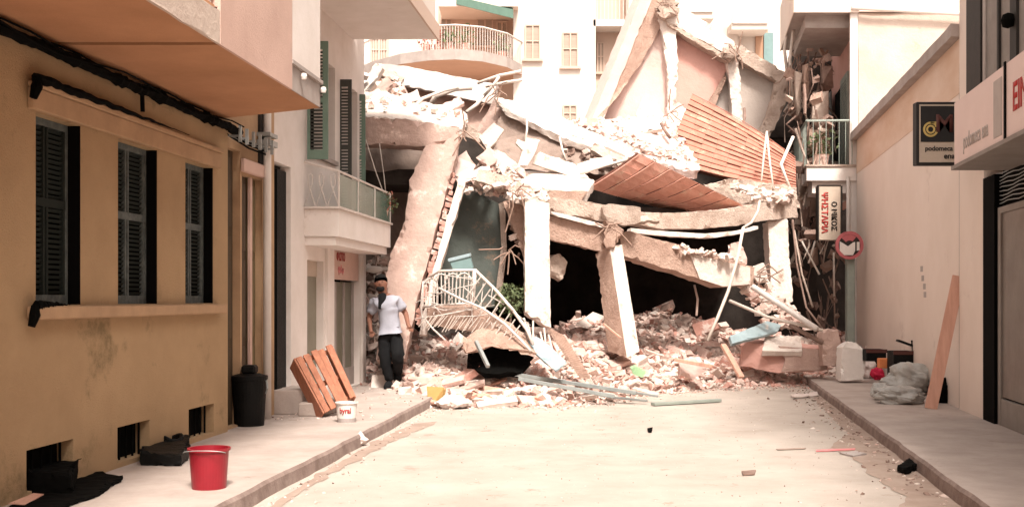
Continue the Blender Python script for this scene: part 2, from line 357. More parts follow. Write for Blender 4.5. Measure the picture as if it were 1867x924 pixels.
for a, c in vents:
    v = MB().box(LM, 4.12, 4.14, a, c, .16, .44)
    for i in range(5): v.box(LM, 4.06, 4.075, a + (i + .5) * (c - a) / 5 - .006, a + (i + .5) * (c - a) / 5 + .006, .16, .44)
    v.build('cellar_vent', 'black', hA)
sz = 3.24; oY = 10.29; iY = 11.03; ol = 2.87
# soffit slabs, joint, bay walls
def soff(y0, y1, y1o, z0, z1, lab, m, a0=ol, a1=4.28):
    b = MB(); V = [LM(a0, y0, z0), LM(a1, y0, z0), LM(a1, y1, z0), LM(a0, y1o, z0)]
    return b.prism(V, (0, 0, z1 - z0)).build(lab, m, hA)
soff(2.5, 7.66, 7.66, sz, 3.5, 'balcony_slab', 'soffit')
soff(7.74, iY, oY, sz, 3.5, 'bay_soffit', 'soffit')
MB().box(LM, 3.0, 4.0, 7.655, 7.745, 3.262, 3.4).build('soffit_joint', 'black', hA)
MB().box(LM, 2.845, 2.868, 2.5, 7.70, 3.235, 3.47).build('balcony_edge', 'flank', hA, rough=.008, seg=.12)
rl = MB()
for i in range(46): rl.tube([LM(2.9, 2.7 + i * .11, 3.5), LM(2.9, 2.7 + i * .11, 4.35)], .008, 5)
rl.box(LM, 2.88, 2.92, 2.5, 7.72, 4.35, 4.39).box(LM, 2.885, 2.915, 2.5, 7.72, 3.56, 3.58).build('balcony_railing', 'rail', hA)
MB().box(LM, 2.843, 2.868, 7.702, 9.36, 3.235, 6.6).box(LM, 2.868, 4.0, 7.702, 7.74, 3.5, 6.6).build('bay_wall', 'pinkwall', hA)
MB().box(LM, 2.86, 2.885, 9.362, oY - .005, 3.243, 3.50).box(LM, 2.86, 4.2, oY - .03, oY - .006, 3.243, 3.50).build('parapet', 'greyrend', hA)
MB().box(LM, 2.845, 2.862, 9.37, 10.22, 3.49, 5.4).build('hanging_panel', 'white', hA)
MB().box(LM, 2.835, 2.9, 9.36, oY, 3.46, 3.492).build('parapet_coping', 'greyrend', hA)
for yy in (9.62, 10.24):
    MB().lathe(LM(2.82, yy, 3.40), [(0, -.03), (.022, -.025), (.028, 0), (.022, .025), (0, .03)], 12).build('pipe_end', 'whiteplastic', hA)
MB().box(LM, 4.0, 7, 2.5, 11.03, 3.3, 7.5).build('upper_wall', 'pinkwall', hA)
o = MB().box(LM, 4.0, 8, -16, 2.45, -.05, 8.5).build('street_house', 'ochre', None); tag(o, 'ochre house front continuing the left side of the street behind the viewer', 'house')
o = MB().box(RM, 3.2, 8, -16, 5.95, -.05, 6.5).build('street_house', 'rightwall', None); tag(o, 'pale house front continuing the right side of the street behind the viewer', 'house')
# cable bundle
pts = []; rs = []
for i in range(150):
    y = 2.6 + i * (11.2 - 2.6) / 149
    pts.append(LM(3.94 + .012 * noise.noise(Vector((y * 5, 0, 0))), y, 3.155 + .03 * noise.noise(Vector((y * 3, 5, 0)))))
    rs.append(.034 + .05 * abs(noise.noise(Vector((y * 9, 9, 1)))) )
cb = empty('cable_bundle', (0, 0, 0), 'thick black bundle of cables running under the orange bay soffit', 'cable')
MB().tube(pts, rs, 7).build('bundle', 'black', cb)
wr = MB()
for k in range(3):
    wr.tube([LM(3.93 - k * .02, 2.6 + i * .33, 3.17 + .04 * math.sin(i * .9 + k * 2)) for i in range(27)], .008, 5)
wr.tube([LM(3.95, YL(248), 3.14), LM(3.95, YL(248) + .01, 2.98)], .018, 6)
for k in range(3): wr.tube([LM(3.95 + .03 * k, 11.0, 3.15 - .02 * k), LM(3.98, 11.6, 3.10 - .03 * k), LM(3.99, 12.3, 3.13 - .04 * k)], .011, 5)
wr.build('loose_wire', 'black', cb)
br = MB().bar(LM(4.0, 11.05, 3.1), LM(4.0, 12.2, 3.1), .02)
for i in range(6):
    y = 11.1 + i * .2; br.bar(LM(3.9, y, 3.04), LM(3.9, y, 3.2), .03).bar(LM(4.06, y, 3.1), LM(3.88, y, 3.1), .02)
br.build('bracket', 'steel', cb)

# ------------------------------------------------------------------ left: entrance house (brown doors) and white house
hB = empty('entrance_house', (0, 0, 0), 'narrow tan entrance front with tall brown doors beside the ochre house', 'house')
a = 4.05; y0, y1 = 11.035, YL(492, 4.1)
dz0 = .14
holed(LM, a, a + .3, y0, y1, .1, 8, [(y0 + .02, YL(438, a), dz0, 3.0), (YL(441, a), YL(478, a), dz0, 2.77)]).build('wall', 'ochre_band', hB)
MB().box(LM, a - .05, a, YL(438, a), YL(480, a), 2.79, 2.93).build('lintel', 'pinkwall', hB, bevel=.01)
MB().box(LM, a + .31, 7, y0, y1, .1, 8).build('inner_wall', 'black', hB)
def leaf(y0, y1, z0, z1, m, parent, nm='door_leaf'):
    b = MB().box(LM, a + .08, a + .12, y0, y1, z0, z1); s = (y1 - y0)
    for zz0, zz1 in ((z0 + .08, z0 + .8), (z0 + .9, z1 - .9), (z1 - .8, z1 - .08)):
        b.box(LM, a + .062, a + .078, y0 + s * .18, y1 - s * .18, zz0, zz1)
    return b.build(nm, m, parent, bevel=.004)
leaf(y0 + .02, YL(438, a), dz0, 3.0, 'brown_door', hB)
leaf(YL(441, a), YL(462, a), dz0, 2.77, 'brown_door', hB)
leaf(YL(464, a), YL(478, a), dz0, 2.77, 'olive_door', hB)
MB().box(LM, a + .03, a + .06, YL(461.5, a), YL(465, a), dz0, 2.77).build('door_post', 'pinkwall', hB)
MB().tube([LM(3.98, YL(484, 4), .12), LM(3.98, YL(484, 4), 8)], .045, 12).build('drainpipe', 'whiteplastic', hB, smooth=True)
MB().box(LM, 3.9, 4.05, YL(476, 4), YL(490, 4), 3.14, 3.2).box(LM, 3.9, 4.05, YL(476, 4), YL(490, 4), 3.24, 3.28).build('pipe_bracket', 'steel', hB)
MB().box(LM, 4.02, 4.05, YL(470, 4.05), YL(480, 4.05), 2.95, 6).build('conduit', 'darkgrey', hB)

hC = empty('white_house', (0, 0, 0), 'white rendered house with green shutters and a low balcony on the left', 'house')
a = 4.1; y0, y1 = YL(492, 4.1), 17.2
dY0, dY1 = YL(495, a), YL(530, a)
o1 = (YL(560, a), YL(590, a), .15, 1.96); o2 = (YL(608, a), YL(656, a), .15, 2.19)
w1 = (YL(563, a), YL(611, a), 3.38, 4.7); w2 = (YL(623, a), YL(652, a), 2.62, 4.6)
holed(LM, a, a + .3, y0, y1, .1, 8, [(dY0, dY1, .36, 3.06), o1, o2, w1, w2]).build('wall', 'white', hC)
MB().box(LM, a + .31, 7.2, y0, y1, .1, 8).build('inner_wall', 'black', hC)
MB().box(LM, a, 8, y1 - .02, y1, .1, 8).build('end_wall', 'white', hC)
tr = MB(); ty0, ty1 = dY0 + .02, dY0 + (dY1 - dY0) * .45; tz0, tz1 = 2.32, 3.03
tr.box(LM, a + .1, a + .12, ty0, ty1, tz0, tz1)
tr.build('transom', 'greyrend', hC)
tr = MB(); A_, B_, C_, D_ = LM(a + .085, ty0, tz0), LM(a + .085, ty1, tz0), LM(a + .085, ty1, tz1), LM(a + .085, ty0, tz1)
tr.tube([A_, C_], .012).tube([B_, D_], .012).tube([A_, B_], .012).tube([D_, C_], .012).tube([A_, D_], .012).tube([B_, C_], .012)
tr.build('transom_grille', 'black', hC)
MB().box(LM, a + .13, a + .16, dY0, dY1, .36, 3.06).box(LM, a + .05, a + .128, dY0 + (dY1 - dY0) * .5, dY1 - .02, .37, 3.0).build('entrance_door', 'blackplastic', hC)
MB().box(LM, a + .1, a + .13, o1[0], o1[1], .15, 1.75).build('door_panel', 'doorpane', hC)
MB().box(LM, a + .09, a + .13, o1[0], o1[1], 1.752, 1.96).build('door_header', 'signcream', hC)
sg = MB().box(LM, a + .02, a + .06, o2[0], o2[1], 1.73, 2.17).build('shop_sign', 'pinkwall', hC)
text('ΦΩΤΟ', LM(a + .015, (o2[0] * .7 + o2[1] * .3), 2.06), LM(0, 1, 0) - LM(0, 0, 0), (0, 0, 1), .13, 'redprint', sg, bold=.02)
text('φιλμ', LM(a + .015, (o2[0] * .7 + o2[1] * .3), 1.87), LM(0, 1, 0) - LM(0, 0, 0), (0, 0, 1), .15, 'pinkprint', sg, bold=.02)
dr = MB().box(LM, a + .12, a + .14, o2[0], o2[1], .15, 1.70)
dr.build('shop_door', 'doorpane', hC)
dd = MB()
for f_ in (0, .26, .30, .62, .96): dd.box(LM, a + .095, a + .118, o2[0] + f_ * (o2[1] - o2[0]), o2[0] + (f_ + .04) * (o2[1] - o2[0]), .42, 1.70)
dd.box(LM, a + .09, a + .118, o2[0], o2[1], .15, .42)
dd.build('door_frame', 'greyrend', hC)
MB().box(LM, a - .04, a, o1[1] + .06, o1[1] + .40, .1, 2.14).build('pilaster', 'white', hC); MB().box(LM, a - .045, a, YL(657, a), YL(662, a), .1, 2.14).build('pilaster', 'white', hC)
# shutters (open leaves, facing the camera)
def shutter(px0, px1, Y, z0, z1, m, dark):
    e = MB(); x0 = (px0 - CX) * Y / FX; x1 = (px1 - CX) * Y / FX; fw = min(.07, (x1 - x0) * .3)
    e.box(ID, x0, x0 + fw * .5, Y, Y + .035, z0, z1).box(ID, x1 - fw, x1, Y, Y + .035, z0, z1)
    e.box(ID, x0 + fw * .5, x1 - fw, Y, Y + .035, z0, z0 + .12).box(ID, x0 + fw * .5, x1 - fw, Y, Y + .035, z1 - .1, z1).box(ID, x0 + fw * .5, x1 - fw, Y, Y + .035, (z0 + z1) / 2 - .03, (z0 + z1) / 2 + .03)
    o = e.build('shutter', m, hC)
    l = MB(); n = int((z1 - z0 - .2) / .045)
    for i in range(n):
        z = z0 + .12 + (i + .5) * (z1 - z0 - .24) / n
        l.add([Vector((x0 + fw * .5, Y + .008, z - .014)), Vector((x1 - fw, Y + .008, z - .014)), Vector((x1 - fw, Y + .03, z + .016)), Vector((x0 + fw * .5, Y + .03, z + .016))], [(0, 1, 2, 3)])
    l.build('louvres', dark, o)
shutter(560, 598, 14.05, 3.24, 4.75, 'green_paint', 'louver')
shutter(619, 641, 15.75, 2.66, 4.6, 'louver', 'louver')
shutter(642, 666, 16.9, 2.66, 4.6, 'green_paint', 'green_paint')
MB().box(LM, a - .05, a, w1[0], w1[1], 3.32, 3.378).build('window_sill', 'greyrend', hC)
# low balcony
bl = 3.66
bs = MB().box(LM, bl, a, 14.0, 17.08, 2.25, 2.6).build('balcony_slab', 'white', hC)
MB().box(LM, bl + .05, a, 14.03, 17.05, 2.14, 2.248).build('slab_moulding', 'white', bs)
MB().box(LM, bl - .03, a, 13.96, 17.12, 2.602, 2.63).build('slab_edge', 'rail', bs)
rg = MB(); X0 = LM(bl, 14.02, 0).x; X1 = LM(a, 14.02, 0).x
rg.tube([LM(a, 14.0, 3.2), LM(bl, 14.0, 3.08), LM(bl, 17.05, 3.08)], .016)
for i in range(3):
    xc = X1 * 1.0 + (X0 - X1) * (i + .5) / 3; hw = .06
    rg.tube([Vector((xc - hw * 1.2, 14.0, 2.63)), Vector((xc + hw * .4, 14.0, 2.92)), Vector((xc + .03, 14.0, 3.02)), Vector((xc, 14.0, 3.05)), Vector((xc - .03, 14.0, 3.02)), Vector((xc - hw * .4, 14.0, 2.92)), Vector((xc + hw * 1.2, 14.0, 2.63))], .007, 5)
for y in (14.0, 15.0, 16.0, 17.05): rg.tube([LM(bl, y, 2.6), LM(bl, y, 3.08)], .014)
rg.build('balcony_railing', 'rail', hC)
MB().box(LM, bl + .004, bl + .012, 14.02, 17.03, 2.64, 3.05).build('railing_glass', 'glass', hC)
# upper balcony
ub = MB().box(LM, 2.83, a, 9.6, 16.5, 5.35, 5.5).build('balcony_slab', 'white', hC)
MB().box(LM, 2.80, 2.828, 9.6, 16.53, 5.33, 5.56).build('slab_edge', 'farpink', ub)
MB().box(LM, 2.86, 2.88, 9.6, 16.5, 5.56, 6.5).box(LM, 2.88, 4.0, 16.47, 16.49, 5.5, 6.5).build('balcony_panel', 'farwhite', hC)
# plant on low balcony
def leaves(c, rad, n, size, m='foliage', sq=1):
    b = MB()
    for _ in range(n):
        d = Vector((random.gauss(0, 1), random.gauss(0, 1), random.gauss(0, 1))); d.normalize(); d = Vector((d.x, d.y, d.z * sq)) * rad * random.random() ** .4
        q = Matrix.Rotation(random.random() * 6.28, 3, Vector((random.random(), random.random(), random.random() + .01)).normalized())
        s = size * random.uniform(.5, 1.2); p = Vector(c) + d
        b.add([p + q @ Vector((-s, 0, 0)), p + q @ Vector((0, -s * .4, s * .1)), p + q @ Vector((s, 0, 0)), p + q @ Vector((0, s * .4, s * .1))], [(0, 1, 2, 3)])
    return b
pl = empty('potted_plant', (0, 0, 0), 'potted plant with red flowers at the far end of the low balcony', 'plant')
pc = LM(bl + .1, 16.9, 2.63)
MB().lathe(pc, [(0, 0), (.08, 0), (.11, .18), (.12, .18), (.1, .17), (0, .16)], 16).build('pot', 'brick', pl)
leaves(pc + Vector((.05, 0, .3)), .2, 120, .045).build('foliage', 'foliage', pl)
leaves(pc + Vector((.05, -.05, .3)), .2, 60, .035).build('blossom', 'flower', pl)
# entrance steps
st = empty('entrance_steps', (0, 0, 0), 'two worn stone steps before the black doorway', 'steps')
MB().box(LM, 3.72, 4.08, YL(493, 4.1), YL(530, 4.1) - .05, .12, .40).build('upper_step', 'pave', st, rough=.006, seg=.1, bevel=.01)
MB().box(LM, 3.4, 3.718, YL(500, 4.1) - .35, YL(545, 4.1) - .6, .12, .27).build('lower_step', 'pave', st, rough=.006, seg=.1, bevel=.01)

# ------------------------------------------------------------------ right: low pink building, shop, tall house
low = empty('low_pink_building', (0, 0, 0), 'long blank pink wall with sloping roof edge on the right', 'building')
bw = 3.2; yN = YR(1752); yF = YR(1562)
MB().box(RM, bw, 6.5, yN, yF, .1, 4.3).build('wall', 'rightwall', low)
MB().box(RM, bw - .006, bw - .001, yN, yF, 3.95, 4.3).box(RM, bw, 6.5, yN, yF, 4.302, 4.62).build('stained_band', 'eavestain', low)
MB().box(RM, bw - .12, 6.5, yN, yF + .1, 4.622, 4.78).build('roof_edge', 'greyrend', low, rough=.012, seg=.2)
MB().box(RM, bw - .006, bw, yN + .02, yN + .07, .1, 4.3).build('wall_joint', 'darkgrey', low)
for i, (px, py) in enumerate(((1682, 490), (1684, 507), (1687, 522), (1688, 537))):
    Y = YR(px); c = RM(bw - .003, Y, ZP(py, Y))
    MB().obox(c, Vector((0, 1, 0)), Vector((1, 0, 0)), Vector((0, 0, 1)), .07, .002, .04).build('stencil_mark', 'signgrey', low)
shop = empty('corner_shop', (0, 0, 0), 'shopfront with black post, dusty window and box sign at the right edge', 'shop')
yS = YR(1797)
MB().box(RM, bw - .02, 6, yS, yN - .002, .1, 9).build('pilaster', 'rightwall', shop)
MB().box(RM, bw - .03, bw + .1, YR(1818), yS - .003, .1, 2.78).build('black_post', 'black', shop)
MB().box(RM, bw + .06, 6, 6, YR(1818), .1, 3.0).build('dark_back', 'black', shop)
MB().box(RM, bw + .02, bw + .05, 6, YR(1822), .42, 2.35).build('shop_window', 'shopwin', shop)
fr = MB().box(RM, bw, bw + .055, YR(1824), YR(1819), .12, 2.42).box(RM, bw, bw + .055, 6, YR(1824), 2.352, 2.42)
fr.box(RM, bw + .005, bw + .05, 6, YR(1824), .12, .40).build('window_frame', 'shopgrey', shop, bevel=.004)
gr = MB()
for i in range(9):
    z = 2.47 + i * .04; gr.tube([RM(bw + .03, 6 + j * .2, z + .01 * math.sin(j * 1.7 + i)) for j in range(int((yS - 6) / .2))], .006, 5)
gr.build('rolled_grille', 'steel', shop)
MB().box(RM, bw - .02, 6, 6, yS - .002, 2.95, 9).build('upper_wall', 'shopgrey', shop)
MB().box(RM, bw - .06, bw - .022, YR(1797), YR(1771), 3.2, 9).box(RM, bw - .05, bw - .022, YR(1828) - .02, YR(1826), 3.0, 9).box(RM, bw - .05, bw - .022, YR(1862), YR(1850), 3.0, 9).build('dark_strip', 'darkgrey', shop)
MB().box(RM, bw - .04, bw - .022, YR(1797) - .12, YR(1797) - .02, 3.2, 9).build('light_strip', 'signgrey', shop)
MB().lathe(RM(bw - .1, YR(1856), ZP(38, YR(1856))), [(0, -.08), (.05, -.06), (.07, 0), (.05, .06), (0, .08)], 12).build('wall_lamp', 'black', shop)
sb = empty('box_sign', (0, 0, 0), 'long pink projecting box sign over the shop with red letters', 'sign')
bb = 2.62; yE = YR(1740, bb)
MB().box(RM, bb, bw - .025, 6, yE, 2.80, 3.44).build('sign_box', 'signface', sb)
MB().box(RM, bb - .03, bw - .025, 6, yE + .02, 2.76, 2.798).build('sign_base', 'shopgrey', sb)
MB().box(RM, bb - .012, bb, YR(1832, bb) - .05, YR(1832, bb), 2.80, 3.46).build('divider', 'black', sb)
MB().box(RM, bb - .004, bb - .0005, YR(1827, bb), YR(1812, bb), 2.86, 3.36).build('grey_band', 'signgrey', sb)
dirR = RM(0, -1, 0) - RM(0, 0, 0)
text('podomeca ena', RM(bb - .001, (YR(1752, bb) + YR(1808, bb)) / 2, 2.97), dirR, (0, 0, 1), .2, 'signgrey', sb, .003, squeeze=.75, bold=.02)
text('ΕΙΝΕ', RM(bb - .001, YR(1840, bb) - .12, 3.12), dirR, (0, 0, 1), .24, 'redprint', sb, .004, center=False, squeeze=.8, bold=.03)
bsn = empty('blade_sign', (0, 0, 0), 'black and cream blade sign with gold ring emblem beyond the box sign', 'sign')
Yb = 12.3
q0 = P(1671, 186, Yb); q1 = P(1772, 301, Yb)
MB().box(ID, q0.x, q1.x, Yb, Yb + .12, q1.z, q0.z).build('frame', 'blackprint', bsn, bevel=.008)
MB().box(ID, q0.x + .03, q1.x - .03, Yb - .006, Yb - .001, q1.z + .03, q0.z - .03).build('face', 'signcream', bsn)
k0 = P(1678, 194, Yb); k1 = P(1765, 259, Yb)
MB().box(ID, k0.x, k1.x, Yb - .012, Yb - .007, k1.z, k0.z).build('black_field', 'blackprint', bsn)
lg = MB(); c = P(1697, 236, Yb - .016)
def ring(b, c, r0, r1, a0, a1, n=28, th=.004):
    for i in range(n):
        t0 = a0 + (a1 - a0) * i / n; t1 = a0 + (a1 - a0) * (i + 1) / n
        V = [c + Vector((math.cos(t) * r, 0, math.sin(t) * r)) for t, r in ((t0, r0), (t0, r1), (t1, r1), (t1, r0))]
        b.prism(V, (0, th, 0))
ring(lg, c, .062, .085, .7, 6.1); ring(lg, c, .030, .050, 0, 6.28)
lg.box(ID, c.x, c.x + .12, c.y, c.y + .004, c.z + .066, c.z + .085).box(ID, c.x + .05, c.x + .09, c.y, c.y + .004, c.z + .028, c.z + .045)
lg.build('ring_emblem', 'gold', bsn)
text('M', P(1722, 225, Yb - .013), (1, 0, 0), (0, 0, 1), .2, 'maroon', bsn, bold=.02)
text('podomeca', P(1712, 272, Yb - .008), (1, 0, 0), (0, 0, 1), .07, 'blackprint', bsn, squeeze=1.0, bold=.02)
text('ena', P(1731, 286, Yb - .008), (1, 0, 0), (0, 0, 1), .045, 'blackprint', bsn, bold=.02)

tall = empty('tall_pale_house', (0, 0, 0), 'tall pale house with patched flank wall behind the low pink building', 'house')
yT = yF + .12; b0 = 3.25
fl = MB().box(ID, RM(b0, yT, 0).x, RM(b0, yT, 0).x + 5, yT, yT + .3, .1, 7.2).build('flank_wall', 'flank', tall, rough=.012, seg=.35)
MB().box(ID, RM(b0, yT, 0).x - .02, RM(b0, yT, 0).x + 5, yT - .04, yT + .3, 7.22, 9.5).build('upper_band', 'rightwall', tall)
MB().tube([P(1552, 14, yT - .15), P(1800, 28, yT - .15)], .045, 10).build('pipe', 'whiteplastic', tall)
MB().box(RM, b0, b0 + .3, yT + .3, 29, 3.6, 9.5).build('street_wall', 'plaster_pink', tall)
MB().box(RM, b0, b0 + .3, yT + .3, yT + 1.6, .1, 3.6).build('ground_floor_wall', 'concrete_tan', tall)
MB().box(RM, b0 - .17, b0 - .02, yT - .06, yT + .1, .1, 9.5).build('corner_pilaster', 'white', tall)
MB().tube([RM(b0 - .22, yT - .1, .1), RM(b0 - .22, yT - .1, 3.9)], .035, 10).build('drainpipe', 'whiteplastic', tall)
def rsh(px0, px1, m, z0=4.12, z1=6.3, off=.0):
    Y0 = YR(px1, b0); Y1 = YR(px0, b0)
    o = MB().box(RM, b0 - .05 - off, b0 - .01 - off, Y0, Y1, z0, z1).build('shutter', m, tall)
    l = MB()
    for i in range(30):
        z = z0 + .1 + i * (z1 - z0 - .2) / 30; l.box(RM, b0 - .065 - off, b0 - .052 - off, Y0 + .1, Y1 - .1, z, z + .03)
    l.build('louvres', m, o)
rsh(1536, 1549, 'palepost'); rsh(1506, 1524, 'steel', off=.08); 
MB().box(RM, b0 - .02, b0 - .004, YR(1536, b0) , YR(1524, b0), 4.12, 6.2).build('balcony_doorway', 'black', tall)
bo = 2.2; yb0, yb1 = yT - .1, 25.2
bsl = MB().box(RM, bo, b0 - .02, yb0, yb1, 3.82, 4.1).box(RM, bo + .12, b0 - .02, yb0 + .1, yb1, 3.58, 3.818).build('balcony_slab', 'white', tall)
MB().box(RM, bo - .02, b0 - .02, yb0 - .03, yb1, 4.102, 4.14).build('slab_edge', 'concrete', bsl)
rg = MB().tube([RM(b0 - .2, yb0, 5.02), RM(bo, yb0, 5.02), RM(bo, yb1, 5.02)], .025)
for y in [yb0 + i * .16 for i in range(22)]: rg.tube([RM(bo, y, 4.1), RM(bo, y, 5.02)], .008, 5)
for i in range(8): rg.tube([RM(bo + i * .13, yb0, 4.1), RM(bo + i * .13, yb0, 5.02)], .008, 5)
rg.build('balcony_railing', 'palepost', tall)
us = MB().box(RM, 1.95, b0, yb0, 25.4, 7.2, 7.35).box(RM, 2.2, b0, yb0 + .3, 24.9, 6.95, 7.198).build('balcony_slab', 'greyrend', tall)
MB().box(RM, 1.93, 1.948, yb0, 25.4, 7.18, 8.2).box(RM, 1.948, b0, yb0 - .03, yb0 - .002, 7.18, 8.2).build('balcony_panel', 'rightwall', tall)
for k, (dy, n_) in enumerate(((.5, 90), (1.4, 70))):
    p = empty('potted_plant', (0, 0, 0), ['leafy potted plant behind the railing of the right balcony, nearest its corner', 'smaller potted plant further back on the right balcony'][k], 'plant', 'plants on the right balcony')
    c = RM(2.55, yb0 + dy, 4.15)
    MB().lathe(c, [(0, 0), (.12, 0), (.16, .25), (.17, .25), (.14, .22), (0, .22)], 14).build('pot', 'brick2', p)
    leaves(c + Vector((0, 0, .5)), .34, n_, .07).build('foliage', 'foliage', p)
# vertical grill sign
vs = empty('grill_house_sign', (0, 0, 0), 'tall cream sign with red and black Greek letters under the right balcony', 'sign')
Yv = 21.0; q0 = P(1493, 339, Yv); q1 = P(1533, 438, Yv)
MB().box(ID, q0.x, q1.x, Yv, Yv + .14, q1.z, q0.z).build('board', 'signcream', vs, bevel=.01)
MB().box(ID, q0.x - .02, q0.x, Yv - .01, Yv + .15, q1.z, q0.z).box(ID, q1.x, q1.x + .03, Yv - .01, Yv + .15, q1.z, q0.z).box(ID, q0.x, q1.x, Yv - .01, Yv + .15, q0.z, q0.z + .02).build('frame', 'darkgrey', vs)
dn = Vector((0, 0, -1)); rt = Vector((1, 0, 0))
text('ΨΗΣΤΑΡΙΑ', P(1504, 388, Yv - .006), dn, rt, .13, 'redprint', vs, squeeze=.95, bold=.03)
text('Ο ΝΙΚΟΣ', P(1521, 394, Yv - .006), dn, rt, .11, 'blackprint', vs, squeeze=1.0, bold=.03)
# round road sign on grey green post
rs_ = empty('road_sign', (0, 0, 0), 'round red-ringed road sign half covered by a white scrap, on a grey-green post', 'road sign')
Yr = 20.6; c = P(1549, 447, Yr)
MB().box(ID, P(1545, 0, Yr + .1).x, P(1559, 0, Yr + .1).x, Yr + .1, Yr + .25, .1, c.z).build('post', 'palepost', rs_, bevel=.01)
b = MB(); ring(b, c, .205, .265, 0, 6.2832, 40, .02); b.build('ring', 'signred', rs_)
b = MB(); ring(b, c + Vector((0, .006, 0)), 0, .204, 0, 6.2832, 40, .012); b.build('disc', 'darkgrey', rs_)
b = MB(); ring(b, c + Vector((0, .002, 0)), .09, .2, .9, 2.4, 14, .004); b.build('faded_top', 'signred', rs_)
s = Yr / FX
pr = [(-18, -7), (-11, -3), (-3, 2), (6, -5), (10, -6), (10, 10), (6, 18), (-10, 18), (-18, 10)]
MB().prism([c + Vector((x * s, -.006, -y * s)) for x, y in pr], (0, .005, 0)).build('white_scrap', 'whiteplastic', rs_)
MB().prism([c + Vector((x * s, -.006, -y * s)) for x, y in [(13, -6), (18, -6), (18, 9), (13, 10)]], (0, .005, 0)).build('white_scrap', 'whiteplastic', rs_)

# ------------------------------------------------------------------ far apartment block
ap = empty('apartment_block', (0, 0, 0), 'tall pale apartment block with curved balcony behind the ruin', 'apartment block')
YA = 42.0
def fb(x0, x1, y0, y1, Y, d, m, name, par=ap, **k):
    A_, B_ = P(x0, y0, Y), P(x1, y1, Y); return MB().box(ID, A_.x, B_.x, Y, Y + d, B_.z, A_.z).build(name, m, par, **k)
fb(936, 1086, -160, 520, YA, 3, 'farwhite', 'main_wall')
fb(560, 800, -160, 520, YA + 1.5, 1.5, 'farwhite', 'side_wall')
fb(800, 936, -160, 520, YA + 1.4, 1.5, 'farpink', 'recess_wall')
fb(1086, 1146, -160, 520, YA + 1.0, 1.5, 'farpink', 'recess_wall')
fb(1146, 1240, -160, 520, YA, 3, 'farwhite', 'main_wall')
fb(1240, 1345, -160, 520, YA + .6, 2, 'farwhite', 'recess_wall')
fb(1345, 1600, -160, 520, YA + 1.0, 2, 'farwhite', 'side_wall')
fb(1378, 1400, 55, 200, YA + .9, .09, 'peach', 'peach_strip')
fb(1393, 1410, 60, 130, YA + .8, .09, 'teal', 'green_blind')
def fwin(x0, x1, y0, y1, Y):
    w = fb(x0, x1, y0, y1, Y - .04, .04, 'blind', 'window')
    e = MB(); A_, B_ = P(x0, y0, Y), P(x1, y1, Y)
    for xx in (A_.x, (A_.x + B_.x) / 2 - .02, B_.x - .05): e.box(ID, xx, xx + .05, Y - .09, Y - .042, B_.z, A_.z)
    e.box(ID, A_.x, B_.x, Y - .085, Y - .042, A_.z - .05, A_.z).box(ID, A_.x - .1, B_.x + .1, Y - .15, Y - .003, B_.z - .1, B_.z - .01)
    e.box(ID, A_.x, B_.x, Y - .085, Y - .042, (A_.z + B_.z) / 2, (A_.z + B_.z) / 2 + .04)
    e.build('window_frame', 'farpink', w)
for a_ in ((957, 985, 46, 108), (1025, 1054, 60, 122), (1026, 1052, 192, 224)): fwin(*a_, YA)
for a_ in ((803, 824, 22, 88), (869, 899, 34, 84), (905, 925, 40, 96)): fwin(*a_, YA + 1.4)
fwin(1088, 1102, 78, 132, YA + 1.0)
fwin(676, 708, 70, 116, YA + 1.5)
# curved balcony
cv = [(640, 128, 43), (680, 122, 41.4), (730, 114, 40.2), (780, 110, 39.6), (830, 116, 39.4), (880, 124, 39.7), (925, 134, 40.6), (952, 141, 41.9)]
front = [P(*c_) for c_ in cv]; zc = front[3].z
front = [Vector((p.x, p.y, zc - .012 * (p.x - front[3].x) ** 2 * .3)) for p in front]
back = [Vector((p.x, 43.3, p.z)) for p in front]
b = MB(); n = len(front); b.prism(front + back[::-1], (0, 0, .32)); cs = b.build('balcony_slab', 'peach', ap)
b = MB()
for i in range(n - 1): b.prism([front[i] + Vector((0, -.03, -.02)), front[i + 1] + Vector((0, -.03, -.02)), front[i + 1] + Vector((0, -.03, .36)), front[i] + Vector((0, -.03, .36))], (0, .028, 0))
b.build('slab_edge', 'greyrend', cs)
rg = MB(); rg.tube([p + Vector((0, .1, 1.25)) for p in front], .035)
for i in range(n - 1):
    for k in range(10):
        p = front[i].lerp(front[i + 1], k / 10) + Vector((0, .1, .33)); rg.tube([p, p + Vector((0, 0, .92))], .014, 5)
rg.build('balcony_railing', 'rail', ap)
for k, (x_, nm) in enumerate(((777, 'tall reddish potted plant at the left of the curved balcony'), (800, 'second reddish potted plant on the curved balcony'), (822, 'green potted plant on the curved balcony, left of the middle'), (850, 'round potted plant in the middle of the curved balcony'), (915, 'potted plant at the right end of the curved balcony'))):
    j = min(range(n), key=lambda i: abs(cv[i][0] - x_)); base = front[j].copy(); base.x = P(x_, 100, 40).x; base.y = front[j].y + .35; base.z += .33
    e = empty('potted_plant', (0, 0, 0), nm, 'plant', 'plants on the far curved balcony')
    MB().lathe(base, [(0, 0), (.14, 0), (.18, .3), (0, .3)], 10).build('pot', 'brick', e)
    leaves(base + Vector((0, 0, .55)), .36, 60, .11, sq=1.3).build('foliage', 'foliage' if k > 1 else 'flower', e)
aw = MB(); A_ = P(832, -22, 41.2); B_ = P(936, 12, 41.2)
aw.prism([P(820, -30, 43.2), P(925, -12, 43.2), P(936, 22, 41.4), P(832, -2, 41.4)], (0, 0, .06)); aw.prism([P(832, -6, 41.35), P(936, 18, 41.35), P(936, 34, 41.35), P(832, 8, 41.35)], (0, .04, 0)); aw.build('awning', 'awning', ap)
